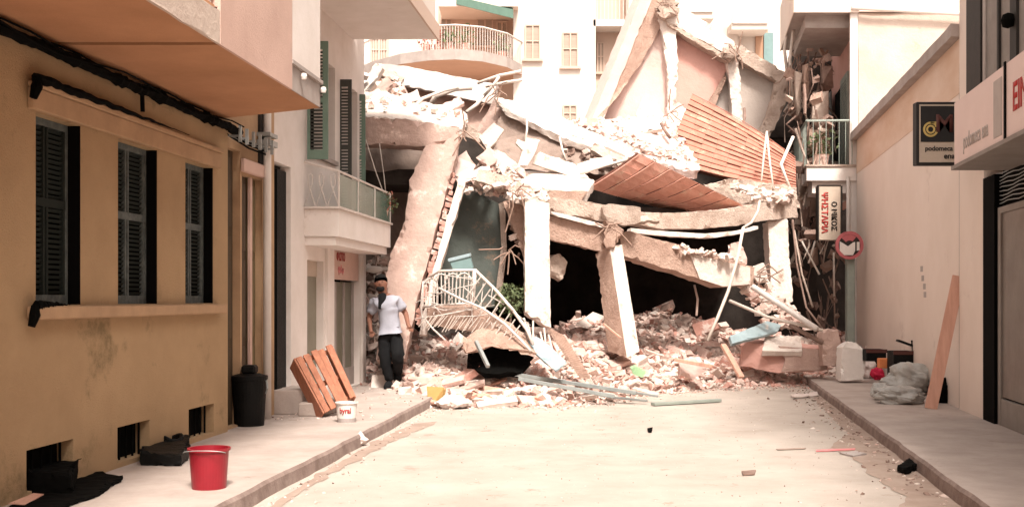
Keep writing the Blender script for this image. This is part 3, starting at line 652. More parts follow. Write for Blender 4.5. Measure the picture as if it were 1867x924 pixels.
# other far balconies
def fbal(x0, x1, ytop, yrail, Y, proj, nm='balcony_slab'):
    A_, B_ = P(x0, ytop, Y - proj), P(x1, ytop, Y - proj)
    s_ = MB().box(ID, A_.x, B_.x, Y - proj, Y, A_.z - .25, A_.z).build(nm, 'farwhite', ap)
    zr = P(x0, yrail, Y - proj).z; r_ = MB(); k = int((B_.x - A_.x) / .14)
    for i in range(k + 1): r_.box(ID, A_.x + i * (B_.x - A_.x) / k - .012, A_.x + i * (B_.x - A_.x) / k + .012, Y - proj + .02, Y - proj + .04, A_.z, zr)
    r_.box(ID, A_.x, B_.x, Y - proj, Y - proj + .05, zr, zr + .05)
    r_.build('balcony_railing', 'rail', ap)
fbal(1082, 1150, 36, -6, YA + 1, 1.0); fbal(1240, 1302, 22, -30, YA + .6, 1.0); fbal(1334, 1402, 42, -8, YA + 1.0, 1.2)
fbal(800, 945, 0, -50, YA + 1.4, 2.0)
fb(1336, 1400, 24, 43, YA - .28, .06, 'farwhite', 'balcony_panel')
fb(1242, 1300, 3, 22, YA - .48, .06, 'farwhite', 'balcony_panel')

# ------------------------------------------------------------------ the collapsed building
W, T, CN = 'plaster_white', 'concrete_tan', 'concrete'
# --- dark interior and floor slab that shades it
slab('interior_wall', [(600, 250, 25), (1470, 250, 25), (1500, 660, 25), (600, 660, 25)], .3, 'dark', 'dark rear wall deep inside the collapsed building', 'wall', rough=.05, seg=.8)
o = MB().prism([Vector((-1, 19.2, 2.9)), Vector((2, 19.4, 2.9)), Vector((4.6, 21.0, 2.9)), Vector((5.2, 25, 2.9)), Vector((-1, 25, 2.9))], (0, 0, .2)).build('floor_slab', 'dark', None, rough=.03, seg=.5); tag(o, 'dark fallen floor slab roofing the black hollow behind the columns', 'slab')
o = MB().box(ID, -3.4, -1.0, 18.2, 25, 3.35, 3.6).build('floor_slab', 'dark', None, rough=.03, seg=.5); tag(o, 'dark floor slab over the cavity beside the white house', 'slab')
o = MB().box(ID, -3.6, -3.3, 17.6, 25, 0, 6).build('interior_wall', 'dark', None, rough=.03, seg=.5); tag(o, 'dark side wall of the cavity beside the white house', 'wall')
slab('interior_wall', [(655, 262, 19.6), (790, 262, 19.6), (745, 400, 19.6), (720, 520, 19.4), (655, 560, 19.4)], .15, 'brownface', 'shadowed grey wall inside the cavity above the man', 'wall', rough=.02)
# --- left part
slab('broken_slab_edge', [(640, 213, 17.6), (740, 217, 17.6), (836, 233, 17.6), (820, 262, 17.6), (775, 268, 17.6), (640, 260, 17.6)], .5, 'slabpink', 'rough pink concrete slab edge above the dark cavity on the left', 'slab', rough=.035)
slab('plaster_layer', [(640, 180, 18.9), (690, 160, 19), (745, 185, 18.9), (800, 190, 18.9), (852, 208, 18.6), (842, 234, 17.7), (740, 217, 17.62), (640, 211, 17.62)], .12, W, 'cracked white plaster layer lying on the pink slab edge', 'slab', rough=.05)
f = lambda y: 17.5 - .9 * (y - 240) / 400
slab('leaning_wall', [(x, y, f(y)) for x, y in [(776, 264), (806, 262), (837, 238), (833, 282), (818, 330), (800, 400), (778, 480), (757, 560), (738, 655), (685, 655), (702, 510), (714, 460), (738, 400), (747, 330)]], .28, 'slabpink', 'big pink leaning wall panel right behind the man', 'wall', rough=.03)
slab('leaning_strip', [(x, y, f(y) + .05) for x, y in [(838, 320), (850, 330), (826, 410), (800, 500), (785, 560), (778, 610), (764, 610), (773, 560), (790, 490), (815, 400)]], .15, W, 'thin pale plaster strip leaning beside the red brick edge', 'wall', rough=.02)
be = empty('brick_edge', (0, 0, 0), 'torn red brick edge between the pink panel and the pale strip', 'brickwork')
for i in range(26):
    t = i / 25; y = 320 + t * 270; x = 829 - t * 66 + random.uniform(-3, 3)
    c = P(x, y, f(y) + .15); q = Matrix.Rotation(.25 + random.uniform(-.3, .3), 3, 'Y')
    MB().obox(c, q @ Vector((1, 0, 0)), Vector((0, 1, 0)), q @ Vector((0, 0, 1)), random.uniform(.03, .06), .08, random.uniform(.03, .05)).build('brick', 'brick', be, rough=.012, seg=.06)
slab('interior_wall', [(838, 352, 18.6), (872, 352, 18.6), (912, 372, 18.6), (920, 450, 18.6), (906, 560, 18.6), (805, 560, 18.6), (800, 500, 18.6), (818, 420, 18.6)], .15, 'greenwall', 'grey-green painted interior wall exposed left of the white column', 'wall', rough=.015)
slab('plaster_edge', [(910, 372, 18.45), (920, 368, 18.45), (924, 450, 18.45), (914, 550, 18.45), (902, 545, 18.45), (914, 450, 18.45)], .12, CN, 'narrow tan plaster edge along the grey-green wall', 'wall', rough=.02)
slab('hanging_lump', [(918, 368, 18.0), (950, 355, 17.9), (958, 400, 17.9), (955, 470, 17.9), (945, 440, 17.9), (930, 410, 17.9)], .2, T, 'brown curved plaster lump hanging left of the white column', 'debris', rough=.05)
slab('plaster_sheet', [(832, 285, 18.2), (850, 275, 18.2), (866, 300, 18.2), (858, 328, 18), (838, 338, 18), (828, 320, 18.1)], .06, 'plaster_cream', 'curved beige plaster sheet at the top of the leaning strip', 'debris', rough=.03)
# --- upper left
slab('roof_beam', [(690, 116, 21.2), (735, 120, 21), (905, 154, 20.8), (898, 190, 20.8), (735, 156, 21), (695, 146, 21.2)], .35, 'white', 'long white beam sloping below the curved balcony', 'beam', rough=.02)
slab('upper_wall', [(740, 152, 21.3), (898, 186, 21.1), (870, 240, 21), (835, 232, 21.2), (790, 215, 21.2), (690, 200, 21.3), (690, 150, 21.4)], .2, 'pinkwall', 'brown pink wall beneath the long white beam', 'wall', rough=.03)
slab('leaning_post', [(903, 178, 20.5), (928, 190, 20.5), (910, 225, 20.4), (892, 252, 20.4), (866, 243, 20.4)], .3, 'slabpink', 'short pinkish post leaning where the two long beams meet', 'post', rough=.03)
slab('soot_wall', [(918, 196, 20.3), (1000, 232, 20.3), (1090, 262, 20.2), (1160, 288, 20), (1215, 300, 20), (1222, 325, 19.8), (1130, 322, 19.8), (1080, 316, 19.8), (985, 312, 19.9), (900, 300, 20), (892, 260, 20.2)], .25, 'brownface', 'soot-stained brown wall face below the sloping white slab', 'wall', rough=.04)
slab('sloping_slab', [(903, 178, 20.2), (950, 186, 20.9), (1010, 205, 21.2), (1060, 232, 21.0), (1120, 258, 20.6), (1180, 292, 20.2), (1172, 302, 19.9), (1100, 276, 20.0), (1040, 255, 20.0), (990, 234, 20.1), (925, 199, 20.1)], .12, W, 'long white slab sloping down to the right over the soot-stained face', 'slab', rough=.03)
slab('debris_slope', [(1000, 222, 23.5), (1100, 218, 23.8), (1240, 210, 23.8), (1275, 310, 20.6), (1175, 305, 20.3), (1100, 262, 20.9), (1050, 240, 21.5)], .2, 'plaster_cream', 'pale rubble-strewn slope beneath the tilted pink walls', 'slab', rough=.08, nscale=1.5)
# --- lumps and short beams in the middle
def block(name, pts, Y, th, m, label, cat='block', group=None, rough=.02):
    return slab(name, [(x, y, Y) for x, y in pts], th, m, label, cat, group, rough)
block('short_beam', [(842, 230), (850, 226), (905, 262), (898, 272), (840, 242)], 18.6, .2, CN, 'short pale beam between the leaning post and the slab edge', 'beam')
block('concrete_block', [(873, 250), (900, 224), (919, 236), (904, 258), (888, 275)], 18.4, .25, W, 'squarish white block tilted above the short beam', 'block', 'tilted white blocks')
block('concrete_block', [(868, 288), (892, 268), (908, 283), (904, 296), (888, 306)], 18.2, .25, 'plaster_cream', 'cream cube-like block resting over a black gap', 'block', 'tilted white blocks')
block('cross_beam', [(960, 250), (985, 254), (978, 272), (962, 302), (944, 302), (953, 274), (940, 262), (943, 252), (956, 259)], 18.8, .2, W, 'white cross-shaped beam stump sticking up', 'beam')
block('short_beam', [(888, 278), (905, 270), (930, 290), (968, 322), (960, 340), (925, 330), (905, 305)], 18.5, .25, W, 'rough white beam running down towards the bright slab', 'beam', rough=.05)
block('short_beam', [(976, 284), (984, 278), (1062, 312), (1055, 326), (970, 298)], 19.0, .2, W, 'pale beam slanting right behind the cross-shaped stump', 'beam')
block('post_stump', [(925, 345), (945, 330), (968, 338), (978, 362), (955, 372), (935, 366)], 17.6, .3, CN, 'crumbled concrete head left above the white column', 'debris', rough=.06)
fs_ = slab('fallen_slab', [(955, 312, 19.3), (1060, 312, 19.3), (1084, 330, 18.9), (1072, 348, 18.2), (965, 345, 18.2), (945, 330, 18.5)], .18, W, 'bright white fallen slab in the middle of the wreck', 'slab', rough=.015)
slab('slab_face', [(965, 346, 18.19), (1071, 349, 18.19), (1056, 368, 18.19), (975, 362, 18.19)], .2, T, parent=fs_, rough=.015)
# --- front frame
slab('white_column', [(957, 368, 17.2), (975, 362, 17.2), (1001, 370, 17.2), (1004, 596, 17.0), (985, 588, 17.0), (957, 570, 17.0)], .36, W, 'upright white concrete column left of the black hollow', 'column', rough=.02, seg=.07)
slab('top_beam', [(985, 358, 17.8), (1060, 366, 17.8), (1110, 374, 17.8), (1112, 406, 17.8), (1040, 392, 17.8), (985, 380, 17.8)], .3, CN, 'light upper beam from the white column to the middle joint', 'beam')
slab('thin_beam', [(1003, 384, 17.6), (1060, 398, 17.6), (1112, 412, 17.6), (1112, 418, 17.6), (1060, 406, 17.6), (1003, 390, 17.6)], .12, W, 'thin white beam line under the light upper beam', 'beam', rough=.01)
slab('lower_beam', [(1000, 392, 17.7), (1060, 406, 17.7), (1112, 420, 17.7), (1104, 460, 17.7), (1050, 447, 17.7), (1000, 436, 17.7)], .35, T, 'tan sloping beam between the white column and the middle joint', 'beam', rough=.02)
block('concrete_block', [(1098, 376), (1110, 371), (1168, 378), (1168, 404), (1140, 412), (1104, 404)], 17.5, .35, CN, 'pale concrete block perched on the middle joint', 'block')
block('beam_joint', [(1102, 405), (1125, 408), (1138, 420), (1128, 440), (1112, 458), (1100, 440), (1106, 425)], 17.45, .3, T, 'crumbled joint where the sloping beams meet the leaning column', 'debris', rough=.05)
b = MB(); Yl = 17.5
tp = [P(1086, 463, Yl + .3), P(1111, 448, Yl), P(1134, 446, Yl + .12), P(1116, 440, Yl + .5)]
bt = [P(1109, 640, Yl), P(1143, 652, Yl - .3), P(1166, 640, Yl - .18), P(1150, 630, Yl + .2)]
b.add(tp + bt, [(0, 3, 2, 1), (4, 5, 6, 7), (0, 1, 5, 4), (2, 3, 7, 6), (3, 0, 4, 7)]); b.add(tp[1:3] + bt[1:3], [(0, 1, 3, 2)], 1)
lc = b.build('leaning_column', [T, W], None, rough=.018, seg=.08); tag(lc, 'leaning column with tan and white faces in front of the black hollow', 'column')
g = lambda x: 17.7 + (x - 1130) * .0045
sb_ = slab('sloping_beam', [(x, y, g(x)) for x, y in [(1128, 424), (1150, 422), (1255, 452), (1330, 468), (1375, 487), (1374, 520), (1320, 524), (1255, 502), (1200, 485), (1135, 466)]], .4, T, 'heavy beam sloping right from the joint with a white painted end', 'beam', rough=.02)
slab('white_patch', [(x, y, g(x) - .03) for x, y in [(1258, 462), (1300, 472), (1368, 488), (1368, 518), (1318, 522), (1276, 508)]], .03, W, parent=sb_, rough=.006)
h_ = lambda x: 18.2 + (x - 1130) * .006
slab('arched_beam', [(x, y, h_(x)) for x, y in [(1165, 386), (1225, 388), (1300, 384), (1370, 374), (1420, 364), (1452, 352), (1455, 396), (1395, 402), (1340, 412), (1280, 417), (1210, 417), (1160, 408)]], .4, CN, 'long arched beam spanning to the right column', 'beam', rough=.02)
slab('thin_beam', [(x, y, h_(x) - .1) for x, y in [(1150, 416), (1220, 422), (1290, 426), (1350, 420), (1382, 412), (1382, 418), (1345, 428), (1290, 435), (1220, 431), (1150, 424)]], .12, W, 'thin curved white lip below the long arched beam', 'beam', rough=.01)
slab('roof_mass', [(x, y, 20.4) for x, y in [(1285, 338), (1330, 325), (1390, 332), (1452, 342), (1460, 380), (1420, 366), (1370, 376), (1320, 384), (1300, 370)]], .8, CN, 'lumpy pale concrete mass on top of the arched beam', 'debris', rough=.06)
slab('right_column', [(1400, 402, 20.0), (1436, 398, 20.0), (1440, 470, 20.0), (1446, 548, 19.9), (1436, 558, 19.9), (1408, 552, 19.9)], .35, W, 'white right-hand column at the edge of the hollow', 'column', rough=.02, seg=.07)
block('concrete_block', [(1334, 445), (1346, 440), (1360, 462), (1362, 480), (1345, 484), (1330, 470)], 18.9, .3, 'plaster_cream', 'pointed lump on the sloping beam near its white end', 'block', rough=.04)
block('concrete_block', [(1372, 486), (1392, 480), (1402, 500), (1400, 514), (1384, 516), (1374, 505)], 19.0, .25, W, 'round white lump at the tip of the sloping beam', 'block', rough=.04)
block('hanging_lump', [(996, 466), (1022, 462), (1034, 478), (1030, 500), (1020, 512), (1012, 506), (996, 500)], 18.0, .25, CN, 'pale lump of concrete clinging to the right of the white column', 'debris', rough=.05)
# --- tilted storey at the top
YT = 24.0
slab('tilted_beam', [(1192, -60, YT), (1228, -40, YT), (1232, 20, YT), (1206, 48, YT), (1165, 122, YT), (1092, 222, YT - .4), (1078, 220, YT - .4)], .4, 'concrete_tan', 'tall brown beam leaning left at the top of the ruin', 'beam', rough=.02)
slab('tilted_edge', [(1178, -60, YT + .4), (1192, -60, YT - .02), (1078, 220, YT - .42), (1064, 218, YT)], .25, 'plaster_cream', 'light cream edge of the tall leaning beam', 'beam', rough=.02)
slab('tilted_wall', [(x, y, YT + .15) for x, y in [(1204, 48), (1220, 40), (1232, 190), (1225, 250), (1120, 240), (1086, 222), (1165, 120)]], .2, 'plaster_cream', 'pale cream tilted wall panel beside the leaning beam', 'wall', rough=.015)
slab('plaster_sheet', [(x, y, YT + .08) for x, y in [(1172, 178), (1200, 192), (1216, 218), (1222, 250), (1150, 246), (1160, 205)]], .05, W, 'white triangular plaster patch on the cream tilted wall', 'debris', rough=.015)
slab('tilted_post', [(x, y, YT - .05) for x, y in [(1200, 30), (1228, 18), (1232, 60), (1236, 130), (1232, 190), (1218, 198), (1216, 120), (1206, 60)]], .3, W, 'ragged white post between the cream and pink tilted walls', 'post', rough=.05)
slab('tilted_wall', [(x, y, YT + .2) for x, y in [(1222, 36), (1334, 104), (1318, 142), (1288, 205), (1262, 200), (1240, 260), (1226, 250), (1230, 180)]], .2, 'plaster_pink', 'bright pink tilted wall panel at the top of the ruin', 'wall', rough=.01)
slab('tilted_wall', [(x, y, YT + .3) for x, y in [(1330, 104), (1340, 110), (1350, 235), (1330, 270), (1280, 215), (1300, 175), (1318, 140)]], .2, 'plaster_grey', 'narrow greyish wall wedge between pink panel and white post', 'wall', rough=.01)
slab('wall_crack_edge', [(x, y, YT + .1) for x, y in [(1322, 136), (1326, 142), (1298, 205), (1284, 203), (1300, 172)]], .1, T, 'dark torn edge closing the bright pink panel', 'debris', rough=.03)
slab('tilted_beam', [(x, y, YT - .1) for x, y in [(1208, 22), (1222, 10), (1250, 18), (1300, 48), (1345, 82), (1340, 108), (1290, 80), (1214, 38)]], .35, W, 'white tilted roof beam over the bright pink panel', 'beam', rough=.02)
slab('beam_lip', [(x, y, YT - .12) for x, y in [(1214, 38), (1290, 80), (1330, 106), (1328, 113), (1285, 88), (1216, 46)]], .3, CN, 'ragged tan lip beneath the white tilted roof beam', 'beam', rough=.03)
slab('tilted_post', [(x, y, YT) for x, y in [(1322, 94), (1346, 96), (1350, 150), (1356, 235), (1336, 235), (1332, 160)]], .3, W, 'white upright post between the grey wedge and grey tilted wall', 'post', rough=.03)
slab('tilted_wall', [(x, y, YT + .2) for x, y in [(1346, 108), (1428, 150), (1420, 200), (1400, 260), (1350, 260)]], .2, 'plaster_grey', 'grey tilted wall panel on the right of the top storey', 'wall', rough=.01)
slab('tilted_beam', [(x, y, YT - .05) for x, y in [(1340, 84), (1352, 82), (1400, 112), (1440, 138), (1434, 158), (1390, 134), (1345, 110)]], .3, CN, 'ragged beam over the grey tilted wall', 'beam', rough=.03)
slab('tilted_post', [(x, y, YT - .1) for x, y in [(1414, 150), (1438, 142), (1432, 190), (1412, 235), (1394, 262), (1380, 250), (1398, 215), (1410, 180)]], .3, CN, 'slanting end post at the right of the grey tilted wall', 'post', rough=.03)
block('concrete_block', [(1196, 12), (1215, -4), (1236, 2), (1238, 22), (1214, 34), (1200, 28)], YT - .3, .4, CN, 'broken lump crowning the top of the tilted storey', 'block', rough=.08)
block('concrete_block', [(1318, 88), (1332, 80), (1348, 86), (1350, 100), (1334, 108), (1320, 102)], YT - .3, .3, CN, 'broken lump where the two top beams meet', 'block', rough=.07)
block('concrete_block', [(1216, 196), (1238, 188), (1256, 205), (1250, 226), (1232, 228), (1218, 214)], YT - .5, .3, W, 'white lump below the ragged post', 'block', rough=.06)
# --- fallen ceilings of terracotta boards
def ceiling(name, c, nu, nv, label, curve=0, m='tile'):
    """c = 4 corners (px,py,Y): u along the boards, v across them"""
    A_, B_, C_, D_ = [P(*k) for k in c]; e = empty(name, (0, 0, 0), label, 'ceiling')
    n = (B_ - A_).cross(D_ - A_).normalized()
    if n.y > 0: n = -n
    def q(u, v, h=0):
        p = A_.lerp(B_, u).lerp(D_.lerp(C_, u), v); return p + n * (h + curve * math.sin(u * math.pi)) + Vector((0, 0, -curve * 1.2 * math.sin(u * math.pi) * v))
    bk = MB()
    for i in range(nu):
        bk.add([q(i / nu, 0, -.03), q((i + 1) / nu, 0, -.03), q((i + 1) / nu, 1, -.03), q(i / nu, 1, -.03)] + [q(i / nu, 0, -.1), q((i + 1) / nu, 0, -.1), q((i + 1) / nu, 1, -.1), q(i / nu, 1, -.1)], [(0, 1, 2, 3), (7, 6, 5, 4), (0, 4, 5, 1), (3, 2, 6, 7)])
    bk.build('backing', 'tile_dark', e)
    tl = MB()
    for j in range(nv):
        for i in range(nu):
            u0, u1 = i / nu + .0006, (i + 1) / nu - .0006; v0, v1 = j / nv + .007, (j + 1) / nv - .007; hh = random.uniform(-.016, .010)
            V = [q(u0, v0, hh), q(u1, v0, hh), q(u1, v1, hh), q(u0, v1, hh)]
            tl.prism(V, -n * .03)
    tl.build('boards', m, e)
    rb = MB()
    for j in range(nv + 1):
        if j % 2 == 0 or True: rb.tube([q(i / nu, j / nv, .012) for i in range(nu + 1)], .008, 5)
    rb.build('batten', m, e)
    return e
ceiling('hanging_ceiling', [(1262, 172, 22.6), (1450, 288, 21.8), (1452, 346, 21.2), (1212, 292, 21.7)], 9, 13, 'upper sheet of terracotta boards hanging under the tilted walls', .10)
ceiling('hanging_ceiling', [(1165, 281, 18.9), (1072, 343, 18.9), (1246, 392, 20.6), (1354, 374, 19.8)], 7, 7, 'lower sheet of terracotta boards with battens lying above the arched beam', .04, 'tilepale')

# --- rubble mound
def lerp_tab(x, tab):
    if x <= tab[0][0]: return tab[0][1]
    for (a, c), (b_, d) in zip(tab, tab[1:]):
        if x <= b_: return c + (d - c) * (x - a) / (b_ - a)
    return tab[-1][1]
EDGE = [(-3.6, 16.2), (-2.2, 16.6), (-1.6, 15.7), (-1.15, 15.1), (-.5, 14.9), (.6, 15.0), (1.3, 15.5), (2.1, 16.9), (3.3, 18.0), (5.3, 18.6), (8, 19.4)]
RISE = [(0, 0), (.35, .10), (.9, .22), (1.6, .42), (2.3, .58), (3.3, .72), (4.2, .70), (6, .6), (8, .8)]
def mound(x, y):
    t = y - lerp_tab(x, EDGE) + .25 * noise.noise(Vector((x * 1.3, y * 1.3, 0)))
    if t <= 0: return 0
    h = lerp_tab(t, RISE)
    if x > 3: h *= .8
    h += .16 * noise.noise(Vector((x * 1.1, y * 1.1, 4))) * min(1, t)
    h += .5 * math.exp(-((x - 3.3) / 1.3) ** 2 - ((y - 21) / 1.3) ** 2) + .35 * math.exp(-((x - 1.3) / .7) ** 2 - ((y - 20) / .9) ** 2)
    d = ((x + .32) / .45) ** 2 + ((y - 16.7) / .45) ** 2; h -= .42 * math.exp(-d)
    return max(h, 0)
mb = MB(); nx, ny = 130, 90; xs = [-3.6 + i * 11.2 / nx for i in range(nx + 1)]; ys = [14.2 + j * 10.5 / ny for j in range(ny + 1)]
V = [Vector((x, y, mound(x, y) - .03 + .03 * noise.noise(Vector((x * 5, y * 5, 1))))) for y in ys for x in xs]
F_ = []
for j in range(ny):
    for i in range(nx):
        k = j * (nx + 1) + i
        if max(V[k].z, V[k + 1].z, V[k + nx + 1].z) > -.02: F_.append((k, k + 1, k + nx + 2, k + nx + 1))
mb.add(V, F_, 0)
def jit_box(b, c, s, mi, flatz=1.0, el=1.0):
    q = Matrix.Rotation(random.random() * 6.28, 3, 'Z') @ Matrix.Rotation(random.gauss(0, .5), 3, 'X') @ Matrix.Rotation(random.gauss(0, .5), 3, 'Y')
    sx, sy, sz_ = s * random.uniform(.7, 1.3) * el, s * random.uniform(.5, 1.0), s * random.uniform(.25, .8) * flatz
    vs = []
    for x in (-1, 1):
        for y in (-1, 1):
            for z in (-1, 1): vs.append(Vector(c) + q @ Vector((x * sx * random.uniform(.55, 1), y * sy * random.uniform(.55, 1), z * sz_ * random.uniform(.55, 1))))
    b.add(vs, [(0, 1, 3, 2), (4, 6, 7, 5), (0, 4, 5, 1), (2, 3, 7, 6), (0, 2, 6, 4), (1, 5, 7, 3)], mi)
def pick(x, y):
    r = random.random(); red = .5 + .35 * noise.noise(Vector((x * .9, y * .9, 8)))
    if x > .5 and y > 16.5: red += .15
    if r < red * .45: return 1
    if r < red: return 2
    if r < red + .25 * (1 - red) + .1: return 3
    if r < .93: return 4
    return 5
cnt = 0
while cnt < 9500:
    x = random.uniform(-3.4, 7.2); y = lerp_tab(x, EDGE) + random.random() ** 1.3 * 6.2 - .15
    h = mound(x, y)
    s = random.choice((.016, .022, .03, .04, .05, .07)) * random.uniform(.8, 1.3) * (random.uniform(1.6, 2.6) if random.random() < .05 else 1)
    if h <= 0 and random.random() < .6: s *= .5
    jit_box(mb, (x, y, h + s * .25), s, pick(x, y), random.choice((1, 1, .5, .3)), random.choice((1, 1, 1, 1.6, 2.4))); cnt += 1
# litter along the front edge and both gutters
for _ in range(900):
    x = random.uniform(-1.6, 5.2); e_ = lerp_tab(x, EDGE); y = e_ - abs(random.gauss(0, .35)); s = random.uniform(.008, .025)
    jit_box(mb, (x, y, s * .3), s, pick(x, y), .5)
for _ in range(420):
    Y = random.uniform(5, 18); p = RM(1.83 - abs(random.gauss(0, .22)), Y, 0); s = random.uniform(.006, .022)
    jit_box(mb, (p.x, p.y, s * .3), s, random.choice((3, 4, 5, 5, 5, 2)), .5, random.choice((1, 1, 2)))
for _ in range(200):
    Y = random.uniform(5, 15); p = LM(2.58 - abs(random.gauss(0, .15)), Y, 0); s = random.uniform(.005, .018)
    jit_box(mb, (p.x, p.y, s * .3), s, random.choice((3, 4, 5, 2)), .5)
for _ in range(120):
    Y = random.uniform(12, 16.4); p = LM(random.uniform(2.7, 4.0), Y, PH); s = random.uniform(.006, .02)
    jit_box(mb, (p.x, p.y, PH + s * .3), s, random.choice((3, 4, 5, 2)), .5)
for _ in range(1500):
    Y = random.uniform(3.5, 17); x = random.uniform(-2.55, 1.8); s = random.uniform(.002, .007); p = Vector((x + .135 * Y, Y, 0))
    jit_box(mb, (p.x, p.y, s * .3), s, random.choice((3, 4, 5, 5, 2)), .5)
# rubble lying on the fallen slabs
def scat(c, n, s0, s1, mats=(3, 4, 4, 2), lift=.05):
    A_, B_, C_, D_ = [P(*k) for k in c]
    for _ in range(n):
        u, v = random.random(), random.random(); p = A_.lerp(B_, u).lerp(D_.lerp(C_, u), v)
        s = random.uniform(s0, s1); jit_box(mb, p + Vector((0, -.03, random.uniform(0, lift))), s, random.choice(mats))
scat([(645, 172, 18.8), (850, 200, 18.6), (850, 222, 17.9), (645, 205, 17.9)], 35, .02, .07, (3, 4, 4, 4, 2))
scat([(660, 125, 20), (745, 160, 20), (735, 190, 19.5), (660, 185, 19.5)], 22, .05, .14, (3, 4, 2, 3))
scat([(1010, 222, 23), (1235, 215, 23.5), (1260, 298, 20.7), (1100, 262, 20.8)], 520, .02, .075, (3, 4, 4, 4, 2))
scat([(1050, 222, 21.5), (1130, 235, 21.5), (1250, 300, 20.2), (1160, 300, 20)], 120, .02, .08, (3, 4, 4, 2))
scat([(845, 300, 18.6), (940, 300, 18.6), (960, 345, 17.9), (870, 345, 17.9)], 110, .02, .08, (3, 4, 4, 2, 2))
scat([(1000, 262, 20), (1180, 300, 20), (1200, 325, 19.4), (1080, 315, 19.4)], 60, .02, .08, (3, 5, 5, 5))
scat([(925, 345, 17.7), (1000, 350, 17.7), (1000, 368, 17.5), (930, 368, 17.5)], 60, .03, .08, (3, 4, 4))
scat([(1330, 340, 20.2), (1450, 350, 20.2), (1440, 366, 19.9), (1380, 372, 19.7)], 60, .03, .09, (3, 4, 3, 4))
scat([(1340, 512, 19.2), (1400, 520, 19.2), (1480, 600, 19), (1400, 600, 18.8)], 120, .03, .12, (3, 4, 2, 2))
scat([(1225, 450, 18.2), (1350, 470, 18.6), (1350, 478, 18.5), (1225, 458, 18.1)], 60, .02, .06, (3, 4, 2))
scat([(840, 335, 18.2), (940, 352, 18.2), (945, 368, 18.1), (850, 350, 18.1)], 60, .02, .07, (3, 4, 4, 2))
scat([(925, 370, 18.1), (955, 370, 18.0), (955, 480, 18), (930, 440, 18)], 30, .03, .09, (3, 5, 5))
scat([(665, 470, 19), (712, 470, 19), (705, 620, 18), (665, 640, 18)], 120, .05, .14, (3, 2, 5, 4))
rb = mb.build('rubble', ['chunk', 'brick', 'brick2', 'chunk', 'chunkw', 'chunkd'])
tag(rb, 'heap of broken brick, plaster and dust spilling from the collapsed building', 'rubble', kind='stuff')

# individual pieces
proto = []
for k in range(10):
    b = MB(); 
    if k < 4:
        jit_box(b, (0, 0, 0), 1, 0, 1.1)
        nm = 'brick_fragment'
    else:
        nm = 'concrete_chunk'; bm = bmesh.new()
        for _ in range(16):
            v = Vector((random.gauss(0, 1), random.gauss(0, 1), random.gauss(0, 1))).normalized(); bm.verts.new((v.x * random.uniform(.7, 1.1), v.y * random.uniform(.5, .9), v.z * random.uniform(.35, .7)))
        bmesh.ops.convex_hull(bm, input=bm.verts)
        loose = [v for v in bm.verts if not v.link_faces]; bmesh.ops.delete(bm, geom=loose, context='VERTS')
        bm.verts.index_update(); b.add([v.co.copy() for v in bm.verts], [tuple(v.index for v in f.verts) for f in bm.faces]); bm.free()
    for mm in (('brick', 'brick2') if k < 4 else ('chunk', 'chunkw')):
        o = b.build(nm, mm, rough=.05, seg=.6, seed=k); COL.objects.unlink(o); proto.append((o.data, nm, mm))
cols = {'brick': 'red', 'brick2': 'dusty pink', 'chunk': 'beige', 'chunkw': 'whitish'}
for i in range(300):
    while True:
        x = random.uniform(-2.2, 5.6); y = lerp_tab(x, EDGE) + random.random() ** 1.2 * 3.2
        px = CX + x / y * FX
        if 685 < px < 1545: break
    me, nm, mm = random.choice(proto); s = random.choice((.06, .08, .1, .13)) * random.uniform(.8, 1.25)
    if nm == 'brick_fragment': s *= .8
    o = bpy.data.objects.new(nm, me); COL.objects.link(o); o.location = (x, y, mound(x, y) + s * .3); o.scale = (s, s, s)
    o.rotation_euler = (random.gauss(0, .5), random.gauss(0, .5), random.random() * 6.28)
    zone = 'beside the man' if px < 790 else 'below the crumpled railing' if px < 930 else 'in front of the white column' if px < 1070 else 'at the leaning column foot' if px < 1230 else 'by the right-hand hollow' if px < 1360 else 'by the pink wall block'
    far = 'on the heap edge' if y - lerp_tab(x, EDGE) < .8 else 'on the rubble slope'
    tag(o, f"{cols[mm]} {'brick fragment' if nm == 'brick_fragment' else 'concrete chunk'} {far} {zone}", 'rubble piece', 'loose pieces of rubble')

wh = [(x_, y_) for x_ in range(770, 1010, 22) for y_ in (700, 718, 734)] + [(1090 + 38 * k, 640 + (k * 37) % 52) for k in range(11)]
for k, (x_, y_) in enumerate(wh):
    x_ += random.uniform(-9, 9); y_ += random.uniform(-6, 6); p = None
    for Yt in [14 + .1 * i for i in range(60)]:
        q = P(x_, y_, Yt)
        if q.z <= mound(q.x, q.y) + .02: p = q; break
    if not p: continue
    L_ = random.uniform(.10, .30); a_ = random.uniform(-.6, .6); t_ = random.uniform(-.35, .35); ax = Vector((math.cos(a_), math.sin(a_), t_)).normalized(); az = Vector((random.gauss(0, .3), -.5, 1)).normalized(); ay = az.cross(ax).normalized()
    mm = random.choice(('chunk', 'chunkw', 'chunkw', 'brick2', 'slabpink', 'plank'))
    o = MB().obox(p + Vector((0, 0, .04)), ax, ay, ax.cross(ay), L_, random.uniform(.03, .09), random.uniform(.015, .035)).build('plaster_piece', mm, None, rough=.012, seg=.09, seed=k)
    tag(o, {'chunk': 'beige', 'chunkw': 'white', 'brick2': 'brick-pink', 'slabpink': 'pink', 'plank': 'reddish'}[mm] + ' flat fragment lying on the rubble ' + ('left of the grey bars' if x_ < 1050 else 'right of the leaning column foot'), 'fragment', 'flat fragments on the rubble')

